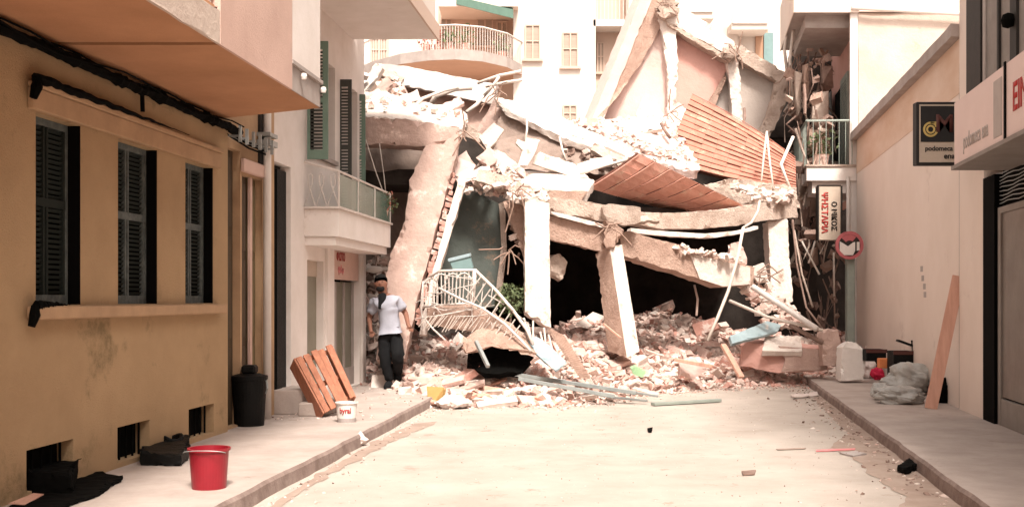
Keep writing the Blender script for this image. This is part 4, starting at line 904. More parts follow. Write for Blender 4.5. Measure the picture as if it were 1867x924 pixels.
# ------------------------------------------------------------------ tangle on the right
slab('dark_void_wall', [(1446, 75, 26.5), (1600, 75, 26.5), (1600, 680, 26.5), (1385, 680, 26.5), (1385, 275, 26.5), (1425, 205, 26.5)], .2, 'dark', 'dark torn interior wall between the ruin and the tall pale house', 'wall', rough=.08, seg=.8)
tg = MB()
for _ in range(330):
    y = random.uniform(85, 620); x = random.uniform(1442, 1530) if y > 210 else random.uniform(1436, 1512); Y = random.uniform(22.2, 26)
    if 440 < y and random.random() < .55: continue
    p = P(x, y, Y)
    if random.random() < .45:
        s = random.uniform(.04, .13); jit_box(tg, p, s, random.choice((0, 1, 2, 2)), 1.4)
    else:
        L_ = random.uniform(.3, 1.2); q = p + Vector((random.gauss(0, .2), random.gauss(0, .1), -L_)); m_ = (p + q) / 2 + Vector((random.gauss(0, .12), 0, 0))
        tg.tube([p, m_, q], random.choice((.01, .016, .026)), 5, random.choice((0, 1, 2, 2)))
for (x, y, wd, ht, mi) in ((1452, 130, 10, 70, 0), (1466, 118, 8, 60, 1), (1480, 170, 30, 60, 0), (1475, 235, 34, 40, 1), (1500, 120, 18, 40, 2), (1455, 300, 22, 70, 0), (1462, 380, 14, 60, 2), (1478, 455, 12, 28, 1), (1505, 300, 10, 60, 0), (1470, 350, 20, 40, 0)):
    tg.prism([P(x + random.uniform(-4, 4), y, 23), P(x + wd, y + random.uniform(-6, 6), 23), P(x + wd + random.uniform(-4, 4), y + ht, 23.3), P(x + wd * .4, y + ht * 1.15, 23.3), P(x, y + ht * .8, 23)], (0, .12, 0), mi)
o = tg.build('hanging_debris', ['concrete', 'concrete_tan', 'chunkd'], None, rough=.02, seg=.4); tag(o, 'tangle of torn plaster, wires and slats hanging beside the tall pale house', 'debris', kind='stuff')

# ------------------------------------------------------------------ cables, rods, bars
def rod(name, pts, r, m, label, cat='rod', group=None):
    o = MB().tube([P(*p) for p in pts], r, 6).build(name, m, None, smooth=True); return tag(o, label, cat, group)
rod('bent_pipe', [(1385, 366, 17.6), (1382, 385, 17.5), (1370, 406, 17.3), (1355, 415, 17.2)], .02, 'rodw', 'curved white strip rising from the top of the slanting pale rod', 'strip')
rod('pale_rod', [(1355, 415, 17.2), (1345, 470, 17), (1328, 530, 16.9), (1310, 575, 16.8), (1290, 620, 16.7)], .026, 'rodw', 'long pale rod slanting in front of the sloping beam', 'rod')
rod('bent_pipe', [(780, 200, 20), (795, 175, 19.8), (830, 162, 19.8), (860, 160, 19.9)], .05, 'rodw', 'curved pale pipe lying across the brown pink wall', 'pipe')
rod('reinforcement_bar', [(745, 205, 18.6), (770, 180, 18.8), (810, 165, 19.2), (835, 160, 19.4)], .03, 'rodw', 'bent bar beside the curved pale pipe', 'rod')
rod('reinforcement_bar', [(870, 152, 20.5), (910, 138, 20.5), (950, 130, 20.5)], .03, 'rodw', 'upper bar sticking right from the end of the long white beam', 'rod')
rod('reinforcement_bar', [(885, 158, 20.4), (925, 150, 20.4), (952, 146, 20.4)], .03, 'rodw', 'lower bar sticking right from the end of the long white beam', 'rod')
rod('reinforcement_bar', [(880, 178, 20.3), (900, 155, 20.2), (910, 140, 20.2)], .03, 'rodw', 'short bar crossing the beam end upwards', 'rod')
rod('reinforcement_bar', [(850, 205, 19.5), (870, 190, 19.6), (880, 175, 19.7)], .035, 'rodw', 'pinkish bar crossing the brown pink wall', 'rod')
rod('hanging_wire', [(960, 216, 20), (961, 235, 19.7), (958, 255, 19.6)], .02, 'rodw', 'short strap hanging over the soot-stained face', 'wire')
rod('hanging_wire', [(1020, 250, 19.7), (1026, 275, 19.5), (1034, 300, 19.5)], .02, 'rodw', 'strap hanging right of the cross-shaped stump', 'wire')
rod('wooden_lath', [(1058, 317, 18.9), (1100, 303, 19), (1140, 292, 19.1)], .03, 'rodw', 'thin lath lying toward the lower terracotta sheet', 'lath')
rod('hanging_wire', [(1357, 198, 23), (1358, 215, 22.8), (1355, 225, 22.7), (1357, 232, 22.6)], .03, 'chunkd', 'dark twisted bar over the upper terracotta sheet', 'wire')
rod('reinforcement_bar', [(1205, 225, 21.5), (1212, 238, 21.4), (1222, 252, 21.3)], .03, 'chunkd', 'dark bar poking from the pale rubble slope', 'rod')
rod('hanging_wire', [(1398, 240, 21), (1392, 290, 20.7), (1388, 330, 20.5)], .02, 'rodw', 'left wire hanging over the upper terracotta sheet', 'wire')
rod('hanging_wire', [(1398, 240, 21), (1404, 300, 20.6), (1410, 345, 20.4)], .02, 'rodw', 'right wire hanging over the upper terracotta sheet', 'wire')
rod('hanging_wire', [(667, 255, 17.3), (684, 310, 17.2), (702, 360, 17.1), (712, 395, 17.1)], .008, 'rodw', 'thin slanting string from the green shutter to the balcony end', 'wire')
rod('hanging_wire', [(692, 262, 17.4), (700, 320, 17.2), (706, 380, 17.1)], .008, 'rodw', 'thin upright string beside the balcony end', 'wire')
rod('reinforcement_bar', [(1266, 520, 19), (1272, 545, 18.8), (1270, 575, 18.7)], .02, 'chunk', 'bent bar standing in the black hollow', 'rod')
rod('white_bar', [(1372, 522, 18.4), (1430, 560, 18), (1490, 600, 17.6)], .05, 'whiteplastic', 'thick white bar slanting down to the right below the right column', 'bar')
rod('wooden_lath', [(1330, 548, 18.6), (1400, 578, 18.2), (1500, 602, 17.7)], .03, 'rodw', 'long thin lath under the thick white bar', 'lath')
rod('wooden_lath', [(1440, 592, 18), (1500, 625, 17.7)], .04, 'chunkd', 'short dark lath below the long thin lath', 'lath')
for k, pts in enumerate(([(1445, 400, 21), (1452, 480, 20.9), (1470, 560, 20.5), (1500, 600, 20.2)], [(1448, 420, 21.2), (1462, 500, 21), (1482, 560, 20.8)], [(1462, 440, 21.6), (1482, 478, 21.5), (1494, 500, 21.4)], [(1486, 440, 21.6), (1474, 480, 21.5)], [(1520, 460, 21.7), (1521, 540, 21.7)], [(1440, 560, 20.6), (1460, 590, 20.3), (1490, 600, 20)])):
    rod('hanging_cable', pts, .02, ['chunkd', 'concrete', 'rodw', 'rodw', 'rodw', 'chunkd'][k], ['dark cable drooping right of the right-hand column', 'grey cable bowing inside the dark gap', 'long arm of the crossed strips in the dark gap', 'short arm of the crossed strips in the dark gap', 'straight pale strip under the grill sign', 'dark cable end lying below the dark gap'][k], 'cable')
# wires up by the balcony
for k, pts in enumerate(([(1450, 0, 24), (1438, 40, 24), (1430, 90, 24), (1436, 140, 24)], [(1458, 0, 23.5), (1446, 60, 23.5), (1440, 110, 23.5), (1446, 180, 23.5)], [(1446, 250, 21.4), (1424, 300, 21), (1440, 345, 20.8)])):
    rod('hanging_cable', pts, .035, 'rodw', ['outer ragged strip hanging from the upper right balcony', 'inner ragged strip hanging from the upper right balcony', 'cable loop below the right balcony railing'][k], 'cable')

for k, (x_, y_, Y_, n_, lab) in enumerate(((1112, 412, 17.2, 9, 'at the middle joint'), (1338, 92, 23.6, 8, 'where the two tilted roof beams meet'), (1216, 12, 23.4, 8, 'at the crown of the tilted storey'), (910, 166, 20.1, 8, 'at the end of the long white roof beam'), (1384, 500, 18.7, 7, 'at the tip of the sloping beam'), (940, 350, 17.3, 7, 'at the head of the white column'), (1436, 142, 23.5, 7, 'at the corner of the grey tilted wall'), (842, 238, 17.3, 6, 'at the corner of the pink slab edge'), (1226, 205, 23.2, 6, 'under the ragged white post'), (925, 455, 17.6, 7, 'left of the white column'))):
    b = MB()
    for _ in range(n_):
        p = P(x_ + random.uniform(-8, 8), y_ + random.uniform(-6, 6), Y_); d = Vector((random.gauss(0, 1), -.3, random.gauss(0, 1))) * .22
        b.tube([p, p + d * .5 + Vector((0, 0, random.gauss(0, .05))), p + d + Vector((random.gauss(0, .08), 0, random.gauss(-.06, .08)))], .011, 4)
    e_ = empty('reinforcement_tuft', (0, 0, 0), 'tuft of bent reinforcement wires ' + lab, 'rods', 'reinforcement tufts'); b.build('wires', 'rod', e_)
# torn slab plates on the upper floors
for k, (x_, y_, Y_, L_, a_, m_, lab) in enumerate(((672, 150, 20, .35, .9, W, 'leaning at the far left below the curved balcony'), (690, 172, 19.5, .30, .8, 'slabpink', 'second from the left below the curved balcony'), (712, 140, 20.2, .25, -.4, CN, 'at the left end of the long white roof beam'), (735, 186, 19.2, .3, .3, W, 'standing on the cracked plaster layer'), (800, 205, 18.6, .35, -.2, W, 'lying at the right of the cracked plaster layer'), (822, 196, 18.7, .22, .5, 'plaster_cream', 'propped on the right of the cracked plaster layer'), (868, 318, 18.1, .25, .2, W, 'under the cream block in the middle'), (900, 330, 18.0, .3, -.3, CN, 'above the grey-green wall'), (1015, 300, 19.2, .35, -.35, W, 'behind the bright fallen slab'), (1085, 300, 19.3, .3, .25, W, 'left of the lower terracotta sheet'), (1110, 285, 19.8, .35, -.5, CN, 'under the long sloping slab'), (1160, 232, 22, .5, .15, W, 'on the pale slope, left'), (1195, 262, 21.4, .45, -.2, 'plaster_cream', 'on the pale slope, right'), (1120, 240, 22, .4, .1, W, 'at the foot of the cream tilted wall'), (1180, 400, 17.9, .2, .1, CN, 'lying just right of the perched block'))):
    p = P(x_, y_, Y_); ax = Vector((math.cos(a_), 0, math.sin(a_))); az = Vector((-math.sin(a_) * .5, -.8, .6)).normalized(); ay = az.cross(ax).normalized()
    tag(MB().obox(p, ax, ay, ax.cross(ay), L_, L_ * random.uniform(.3, .55), .04).build('slab_fragment', m_, None, rough=.04, seg=.09, seed=k + 50), 'flat broken slab fragment ' + lab, 'slab fragment', 'slab fragments on the upper floors')

# crumpled balcony railing and slab
cr = empty('crumpled_railing', (0, 0, 0), 'crumpled pale balcony railing with looped bars in front of the grey-green wall', 'railing')
t0 = [(774, 512, 16.6), (800, 494, 16.3), (866, 492, 16.1)]; b0_ = [(772, 560, 16.6), (800, 556, 16.3), (862, 552, 16.1)]
b = MB(); b.tube([P(*p) for p in t0], .022, 6).tube([P(*p) for p in b0_], .016, 6)
b.tube([P(866, 490, 16.1), P(862, 556, 16.1)], .032, 6)
b.tube([P(866, 492, 16.1), P(905, 530, 15.9), (P(935, 565, 15.7)), P(960, 600, 15.6), P(972, 628, 15.5)], .024, 6)
b.tube([P(800, 525, 16.2), P(840, 545, 16), P(880, 562, 15.9), P(920, 590, 15.7), P(950, 620, 15.5), P(968, 640, 15.4)], .02, 6)
b.tube([P(772, 512, 16.6), P(768, 560, 16.6), P(772, 600, 16.5)], .018, 6)
b.tube([P(772, 578, 16.6), P(790, 600, 16.2), P(812, 620, 16)], .014, 6)
for _ in range(26):
    x_ = random.uniform(780, 950); y_ = 505 + max(0, x_ - 866) * .8 + random.uniform(0, 70); p = P(x_, y_, 16.35 - (x_ - 780) * .004)
    d = Vector((random.gauss(0, .16), random.gauss(0, .05), random.gauss(0, .12))); b.tube([p - d, p + Vector((0, 0, random.gauss(0, .03))), p + d], .007, 4)
b.build('rail', 'rail', cr, smooth=True)
b = MB()
def tq(u, top=True):
    L_ = t0 if top else b0_; k = 0 if u < .3 else 1; v = u / .3 if k == 0 else (u - .3) / .7
    return P(*L_[k]).lerp(P(*L_[k + 1]), v)
for i in range(13):
    u = (i + .5) / 13; b.tube([tq(u), tq(u + random.uniform(-.02, .02), False)], .009, 5)
for i in range(4):
    u = (i + .6) / 4.5; c0 = tq(u).lerp(tq(u, False), .35)
    b.tube([tq(u, False) + Vector((-.11, 0, 0))] + [c0 + Vector((math.cos(a_) * .11, -.01, math.sin(a_) * .13)) for a_ in [math.pi - k * math.pi / 8 for k in range(9)]] + [tq(u, False) + Vector((.11, 0, 0))], .012, 5)
for i in range(9):
    p = P(876 + i * 9, 505 + i * 11, 16 - i * .05); b.tube([p, p + Vector((-.22 + random.uniform(-.05, .05), .05, -.3))], .011, 5)
b.build('looped_bars', 'rail', cr)
bs_ = tag(MB().prism([P(778, 562, 16.7), P(860, 562, 16.3), P(912, 585, 16.1), P(958, 618, 15.9), P(935, 628, 15.9), P(860, 604, 16.2), P(778, 592, 16.6)], Vector((0, .55, .06))).build('balcony_slab', T, None, rough=.035, seg=.12), 'broken balcony slab under the crumpled railing', 'slab')
rb_ = empty('reinforcement_mesh', (0, 0, 0), 'fringe of thin reinforcement rods hanging from the broken balcony slab', 'rods', None)
b = MB()
for i in range(30):
    x = 782 + i * 6 + random.uniform(-2, 2); y = 575 + max(0, i - 14) * 2.2; p = P(x, y, 16.0)
    b.tube([p, p + Vector((-.14, -.03, -.20 + random.uniform(-.05, .04)))], .006, 4)
b.build('rods', 'rodw', rb_)
fan = empty('rod_fan', (0, 0, 0), 'fan of pale rods standing below the foot of the white column', 'rods')
b = MB()
for i, (x0_, y0_, x1_, y1_) in enumerate(((955, 580, 968, 620), (962, 588, 970, 625), (972, 585, 972, 622), (992, 598, 996, 640), (985, 605, 994, 645), (1000, 610, 1010, 650))):
    b.tube([P(x0_, y0_, 15.9), P(x1_, y1_, 15.6)], .014, 5)
b.build('rods', 'rodw', fan)
wm = empty('slatted_shutter', (0, 0, 0), 'brown slatted shutter lying between the pale blue sheet and the brick heap', 'shutter')
b = MB(); A_, B_, C_, D_ = P(1000, 600, 16.2), P(1028, 615, 16.1), P(1078, 690, 15.4), P(1058, 690, 15.4)
for i in range(22):
    t = i / 22; p = A_.lerp(D_, t); q = B_.lerp(C_, t); b.bar(p, q, .03, .05)
b.build('slats', 'concrete_tan', wm)
tb = empty('teal_box', (0, 0, 0), 'small teal metal box resting on the crumpled railing', 'box')
MB().prism([P(818, 474, 16.5), P(856, 465, 16.5), P(863, 490, 16.5), P(826, 494, 16.5)], (0, .3, .03)).build('body', 'teal', tb, bevel=.01)
MB().prism([P(816, 473, 16.48), P(857, 463, 16.48), P(858, 467, 16.48), P(818, 477, 16.48)], (0, .34, .03)).build('lid', 'paleblue', tb)
slab('hollow_shade', [(852, 636, 16.1), (880, 618, 16.2), (940, 626, 16.1), (972, 650, 15.8), (950, 680, 15.55), (885, 680, 15.55), (852, 664, 15.75)], .08, 'black', 'black shape painting the shade in the hollow under the broken balcony slab', 'painted shade', rough=.05)  # black slab stands for the deep shade in this hollow
slab('fibre_mat', [(842, 618, 15.8), (870, 600, 15.9), (910, 594, 15.9), (950, 606, 15.8), (980, 645, 15.4), (940, 636, 15.45), (895, 630, 15.45), (850, 640, 15.5)], .05, T, 'brown torn mat arched over the black painted shade', 'mat', rough=.05, nscale=6)
pb = slab('pale_blue_sheet', [(958, 622, 15.7), (978, 612, 15.8), (1010, 636, 15.5), (1036, 662, 15.2), (1012, 674, 15.1), (985, 652, 15.3)], .03, 'paleblue', 'bent pale blue metal sheet on the rubble below the white column', 'metal sheet', rough=.02, seg=.1)
e = empty('shrub', (0, 0, 0), 'dusty shrub growing between the railing and the white column', 'shrub')
leaves(P(932, 545, 17.3), .27, 420, .05).build('foliage', 'foliage', e); MB().tube([P(932, 640, 17.3), P(930, 590, 17.3), P(934, 545, 17.3)], .02).build('stem', 'chunkd', e)
# bars on the road edge
def bar3(name, p0, p1, w_, h_2, m, label, cat='bar', group=None):
    return tag(MB().bar(P(*p0), P(*p1), w_, h_2).build(name, m, None, bevel=.004), label, cat, group)
def grd(x, y, z): return (x, y, GY(y, z))
bar3('metal_bar', grd(938, 682, .38), grd(1160, 716, .16), .07, .05, 'polegrey', 'longest grey metal bar lying along the front of the rubble', 'bar', 'grey bars on the rubble edge')
bar3('metal_bar', grd(945, 690, .36), grd(1120, 722, .12), .08, .05, 'polegrey', 'second grey metal bar just under the longest one', 'bar', 'grey bars on the rubble edge')
bar3('metal_bar', grd(1010, 690, .3), grd(1200, 722, .09), .04, .03, 'steel', 'thin grey bar lying over the longest bar', 'bar', 'grey bars on the rubble edge')
bar3('metal_bar', grd(1040, 716, .1), grd(1180, 730, .05), .05, .03, 'steel', 'short grey bar at the road edge under the others', 'bar', 'grey bars on the rubble edge')
bar3('wooden_plank', grd(1190, 736, .03), grd(1312, 729, .03), .10, .04, 'palepost', 'flat dark plank lying on the road right of the grey bars', 'plank')
bar3('grey_post', (868, 622, 15.4), (890, 668, 15.0), .05, .05, 'steel', 'short grey post leaning at the dark hollow under the balcony slab', 'post')
bar3('wooden_plank', (1318, 628, 17.6), (1352, 688, 17.2), .10, .05, 'plank', 'pale plank leaning left of the pink fallen wall block', 'plank')
bar3('wooden_plank', (1230, 655, 17.2), (1300, 668, 17.0), .10, .05, 'plank', 'flat pale plank in the rubble right of the leaning column', 'plank')
bar3('wooden_lath', (1100, 590, 17.4), (1132, 616, 17.2), .03, .03, 'plank', 'thin lath against the foot of the leaning column', 'lath')
bar3('wooden_plank', (1060, 738, 15), (1150, 700, 15.4), .04, .03, 'rod', 'thin brown stick crossing the grey bars', 'stick') if False else None
slab('board', [(1330, 612, 18), (1400, 585, 18.6), (1425, 592, 18.6), (1418, 604, 18.4), (1335, 626, 17.9)], .06, 'paleblue', 'pale blue-edged board lying above the pink fallen wall block', 'board', rough=.01)
slab('board', [(1395, 612, 18.5), (1460, 612, 18.5), (1462, 640, 18.1), (1390, 640, 18.1)], .1, W, 'white slab lying behind the pink fallen wall block', 'board', rough=.02)
pk = tag(MB().prism([P(1352, 632, 18.4), P(1362, 624, 18.4), P(1504, 636, 18.2), P(1510, 676, 18.2), P(1420, 680, 18.2), P(1350, 668, 18.4)], Vector((.06, .35, .05))).build('fallen_wall_block', 'plaster_pink', None, rough=.015, seg=.15), 'long fallen wall block, pink on the left and tan on the right', 'wall block')
slab('tan_patch', [(1420, 630, 18.17), (1503, 638, 18.17), (1508, 674, 18.17), (1425, 678, 18.17), (1432, 655, 18.17)], .03, 'slabpink', parent=pk, rough=.006)
block('concrete_block', [(1498, 606), (1512, 598), (1528, 602), (1536, 640), (1530, 668), (1502, 668)], 17.9, .3, 'slabpink', 'upright pink-tan lump right of the fallen wall block', 'block', rough=.04)
block('concrete_block', [(1240, 655), (1278, 652), (1290, 676), (1262, 690), (1240, 684)], 17.3, .2, 'plaster_cream', 'cream block lying right of the leaning column foot', 'block', rough=.03)
block('concrete_block', [(724, 708), (748, 706), (752, 724), (728, 726)], 15.3, .14, W, 'bright white block on the pavement edge beside the man', 'block', rough=.02)
block('concrete_block', [(1000, 705), (1045, 702), (1042, 718), (995, 722)], 15.6, .2, 'brick2', 'pink block under the left end of the grey bars', 'block', rough=.03)
block('brick_block', [(858, 738), (900, 732), (902, 745), (862, 750)], 14.7, .12, 'brick', 'red brick slab at the road edge left of the grey bars', 'brick', rough=.02)
yb = empty('ochre_box', (0, 0, 0), 'ochre yellow open box standing at the kerb end', 'box')
A_ = [P(778, 704, 15.0), P(810, 706, 15.0), P(806, 728, 15.0), (P(793, 748, 14.9)), P(781, 746, 14.9)]
MB().prism(A_, (0, .04, 0)).build('front', 'yellow', yb, bevel=.004); MB().prism([P(784, 708, 15.06), P(812, 710, 15.06), P(806, 745, 15.06), P(786, 745, 15.06)], (0, .18, 0)).build('body', 'yellow', yb, bevel=.004)
o = leaves(P(905, 500, 20), .01, 1, .001); 
gp = tag(MB().prism([P(1150, 672, 16.3), P(1160, 668, 16.3), P(1178, 678, 16.2), P(1172, 688, 16.2), P(1154, 682, 16.3)], (0, .12, .02)).build('green_scrap', 'greenp', None, rough=.01, seg=.06), 'pale green plastic scrap on the rubble right of the leaning column', 'scrap')
slab('cloth_heap', [(1052, 222, 21.3), (1070, 214, 21.4), (1088, 217, 21.3), (1092, 226, 21.2), (1075, 232, 21.1), (1056, 229, 21.2)], .1, 'brick', 'small salmon cloth on the white slab below the leaning beam', 'cloth', rough=.03, seg=.07)
# white dish-like scrap behind the man
b = MB(); c = P(682, 490, 17.3)
b.lathe(Vector((0, 0, 0)), [(0, .03), (.08, .025), (.14, .0), (.10, -.03), (0, -.045)], 20)
b.v = [tuple(c + Vector((v[0] * 1.1, v[1] * .7, v[2] * 1.6))) for v in b.v]
hl = empty('hanging_lamp', (0, 0, 0), 'white oval lamp shade hanging above the head of the man', 'lamp'); b.build('lamp_shade', 'whiteplastic', hl, smooth=True)
MB().tube([P(684, 484, 16.9), P(688, 466, 17), P(694, 450, 17.1)], .008).build('cord', 'chunkd', hl)

# ------------------------------------------------------------------ street objects, left
def tapered(c, r0, r1, h, m, e, n=36, lip=.012):
    MB().lathe(c, [(0, .003), (r0, 0), (r1 * .97 + r0 * .03, h * .93), (r1 + lip, h * .94), (r1 + lip, h), (r1 - .004, h), (r0 - .006, .01), (0, .012)], n).build('tub', m, e, smooth=False)
rb2 = empty('red_bucket', (0, 0, 0), 'bright red plastic bucket on the left pavement in the foreground', 'bucket')
Yk = GY(893, PH); c = P(374, 893, Yk); c.z = PH; s = Yk / FX
tapered(c + Vector((0, .1, 0)), 31 * s, 36 * s, 74 * s, 'red', rb2)
b = MB(); cc = c + Vector((0, .1, 74 * s)); b.tube([cc + Vector((math.cos(t) * 38.5 * s, math.sin(t) * 12 * s - .12, -.02 - math.sin(t * 1) * .02)) for t in [math.pi + k * math.pi / 12 for k in range(13)]], .003, 5); b.build('handle', 'steel', rb2)
wb = empty('white_bucket', (0, 0, 0), 'white plastic paint bucket with red lettering on the left pavement', 'bucket')
Yk = GY(771, PH); c = P(629, 771, Yk); c.z = PH; s = Yk / FX; cc = c + Vector((0, .12, 0))
tapered(cc, 16.5 * s, 19.5 * s, 37 * s, 'whiteplastic', wb)
MB().lathe(cc, [(16.8 * s, .004), (17.3 * s, 8 * s)], 36).build('grey_band', 'greyprint', wb)
# curved lettering
lt = text('byral', (0, 0, 0), (1, 0, 0), (0, 0, 1), 13 * s, 'redprint', wb, .002, squeeze=.85, bold=.03)
for v in lt.data.vertices:
    r_ = 18.4 * s + .003 + (v.co.y * -1 if v.co.y < 0 else 0) * .5; th = v.co.x / r_
    v.co = cc + Vector((math.sin(th) * r_, -math.cos(th) * r_, v.co.z + 21 * s))
bn = empty('rubbish_bin', (0, 0, 0), 'black rubbish bin standing before the brown doors', 'bin')
Yk = GY(779, PH); c = P(446, 779, Yk); c.z = PH; s = Yk / FX; cc = c + Vector((0, .2, 0))
MB().lathe(cc, [(0, 0), (27 * s, 0), (32 * s, 84 * s), (34 * s, 86 * s), (34 * s, 92 * s), (20 * s, 96 * s), (0, 97 * s)], 30).build('drum', 'blackplastic', bn)
MB().box(ID, cc.x - 12 * s, cc.x + 14 * s, cc.y - .08, cc.y + .08, PH + 96 * s, PH + 112 * s).build('lid_box', 'blackplastic', bn, bevel=.02)
MB().tube([cc + Vector((33 * s, -.05, 60 * s)), cc + Vector((37 * s, -.08, 70 * s)), cc + Vector((34 * s, -.05, 84 * s))], .01, 6).build('handle', 'steel', bn)
# wooden crate leaning
wc = empty('wooden_crate', (0, 0, 0), 'reddish slatted wooden crate leaning beside the white bucket', 'crate')
A_, B_, C_, D_ = P(538, 652, 12.6), P(604, 630, 12.9), P(647, 724, 12.7), P(592, 752, 12.3)
nrm = (B_ - A_).cross(D_ - A_).normalized(); nrm = nrm if nrm.y < 0 else -nrm
for k in range(5):
    u0, u1 = k / 5 + .015, (k + 1) / 5 - .025; V = [A_.lerp(B_, u0), A_.lerp(B_, u1), D_.lerp(C_, u1), D_.lerp(C_, u0)]
    dpt = (0, .0, .035, .0, .045)[k]
    MB().prism([v + nrm * dpt for v in V], -nrm * .022).build('slat', 'wood', wc, bevel=.003)
for v0 in (.02, .5, .9):
    V = [A_.lerp(D_, v0), B_.lerp(C_, v0), B_.lerp(C_, v0 + .07), A_.lerp(D_, v0 + .07)]; MB().prism([v - nrm * .03 for v in V], -nrm * .04).build('crossbar', 'wood', wc, bevel=.003)
for u in (0, 1):
    V = [A_.lerp(B_, u), A_.lerp(B_, u) - nrm * .2, D_.lerp(C_, u) - nrm * .2, D_.lerp(C_, u)]
    MB().prism(V, (B_ - A_).normalized() * (.02 if u else -.02)).build('side', 'wood', wc, bevel=.003)
# dark debris near cellar vents
def rag(name, pts, z, h, m, label, cat, seg=.06, rough=.03):
    V = [G(x, y, z) for x, y in pts]; o = MB().prism(V, (0, 0, h)).build(name, m, None, rough=rough, seg=seg, seed=len(label)); return tag(o, label, cat)
rag('rubber_mat', [(0, 935), (60, 905), (150, 862), (225, 872), (180, 905), (120, 925), (60, 955)], PH + .002, .02, 'black', 'flat black mat lying on the pavement at the lower left corner', 'mat')
rag('tool_bag', [(255, 848), (330, 850), (345, 835), (345, 812), (300, 808), (262, 825)], PH, .10, 'blackplastic', 'low black bag on the pavement behind the red bucket', 'bag', .05, .03)
e = empty('rope_coil', (0, 0, 0), 'dark coil of hose on top of the low black bag', 'coil'); c = P(312, 806, 9.6)
for k in range(3): MB().tube([c + Vector((math.cos(t) * .09, math.sin(t) * .09, .02 * k + .02 * math.sin(t * 2))) for t in [i * math.pi / 8 for i in range(17)]], .018, 6).build('loop', 'blackplastic', e)
rag('black_sack', [(50, 905), (130, 905), (140, 880), (150, 868), (60, 872)], PH, .16, 'black', 'black sack slumped against the nearest cellar vent', 'sack', .05, .04)
rag('paper_sheet', [(15, 918), (60, 900), (80, 902), (45, 920)], PH + .03, .006, 'plank', 'pink paper sheet lying on the black mat', 'paper', .1, .004)
o = MB().lathe(P(2, 882, 7.6), [(0, -.13), (.08, -.1), (.09, 0), (.05, .1), (0, .13)], 12).build('white_bag', 'bagwhite', None, rough=.02, seg=.05); tag(o, 'white plastic bag at the left edge of the photo', 'bag')
o = MB().lathe(G(655, 812, 0) + Vector((0, 0, .05)), [(0, -.05), (.07, -.03), (.08, .02), (.03, .06), (0, .09)], 10).build('white_rag', 'bagwhite', None, rough=.03, seg=.05); tag(o, 'crumpled white bag lying in the left gutter', 'bag')
MB_ = MB()
o = MB().lathe(G(826, 745, 0) + Vector((0, .1, .08)), [(0, -.08), (.2, -.06), (.24, .0), (.12, .08), (0, .12)], 12).build('plaster_sack', 'bagwhite', None, rough=.05, seg=.06); tag(o, 'slumped white sack beside the ochre yellow box', 'sack')

# ------------------------------------------------------------------ street objects, right
pk_ = empty('leaning_plank', (0, 0, 0), 'tall pink plank leaning on the pink wall over the grey bags', 'plank')
f0 = G(1697, 745, PH); top = P(1748, 503, 13.35)
MB().bar(f0, top, .035, .145, up=(1, -.3, 0)).build('board', 'plank', pk_, bevel=.004)
def bag(x, y, r, hh, m, label, cat='bag', seed=0, z=PH, sx=1.0, rough=.05):
    c = G(x, y, z); c.y += r * .8; bm = bmesh.new(); bmesh.ops.create_icosphere(bm, subdivisions=5, radius=1); off = Vector((seed * 9.1, seed * 4.7, 3))
    me = bpy.data.meshes.new('bag')
    for v in bm.verts:
        p = v.co.copy(); q = p * 1.6 + off
        q2 = Vector((q.x * 1.2 + q.z, q.y * 1.2, q.z * 3.2 + q.x)); k = 1 + .4 * noise.noise(q) - .16 * abs(noise.noise(q2)) - .09 * abs(noise.noise(q2 * 2.3 + off)) - .03 * abs(noise.noise(q2 * 5))
        p *= k; v.co = c + Vector((p.x * r * sx, p.y * r, max(0.003, (p.z * .62 + .45) * hh)))
    bm.to_mesh(me); bm.free(); me.materials.append(M[m])
    for p in me.polygons: p.use_smooth = True
    nm = 'plastic_bag' if cat == 'bag' else cat; me.name = nm; o = bpy.data.objects.new(nm, me); COL.objects.link(o); return tag(o, label, cat)
bag(1650, 738, .26, .22, 'bagsilver', 'crinkled silvery bag in front of the leaning plank', seed=1, sx=1.25)
bag(1665, 722, .26, .42, 'bagsilver', 'larger grey plastic bag behind the silvery one', seed=2, sx=1.3)
bag(1613, 730, .14, .22, 'bagsilver', 'small grey bag at the left of the bag heap', seed=3)
bag(1690, 700, .20, .40, 'bagwhite', 'pale bag against the wall behind the plank', seed=4)
bag(1722, 735, .14, .30, 'black', 'black bag right of the leaning plank', seed=5)
bag(1583, 690, .18, .32, 'bagwhite', 'pinkish white bag left of the crimson cloth', seed=6)
bag(1604, 693, .11, .2, 'crimson', 'bright crimson cloth bundle by the bags', 'cloth', 7)
bag(1600, 672, .12, .16, 'blackplastic', 'dark bundle under the orange box', 'bundle', 8, PH + .15)
o = MB().box(ID, *(lambda q: (q.x - .06, q.x + .1, q.y, q.y + .15, q.z - .06, q.z + .09))(P(1612, 664, 16.6))).build('orange_box', 'orange', None, bevel=.01); tag(o, 'small orange box on the dark bundle', 'box')
sk = slab('cement_sack', [(1533, 694, 17.4), (1575, 692, 17.4), (1578, 662, 17.4), (1577, 638, 17.4), (1566, 627, 17.45), (1548, 622, 17.45), (1537, 632, 17.4), (1534, 660, 17.4)], .3, 'whiteplastic', 'upright cream sack at the start of the right pavement', 'sack', rough=.02, seg=.06)
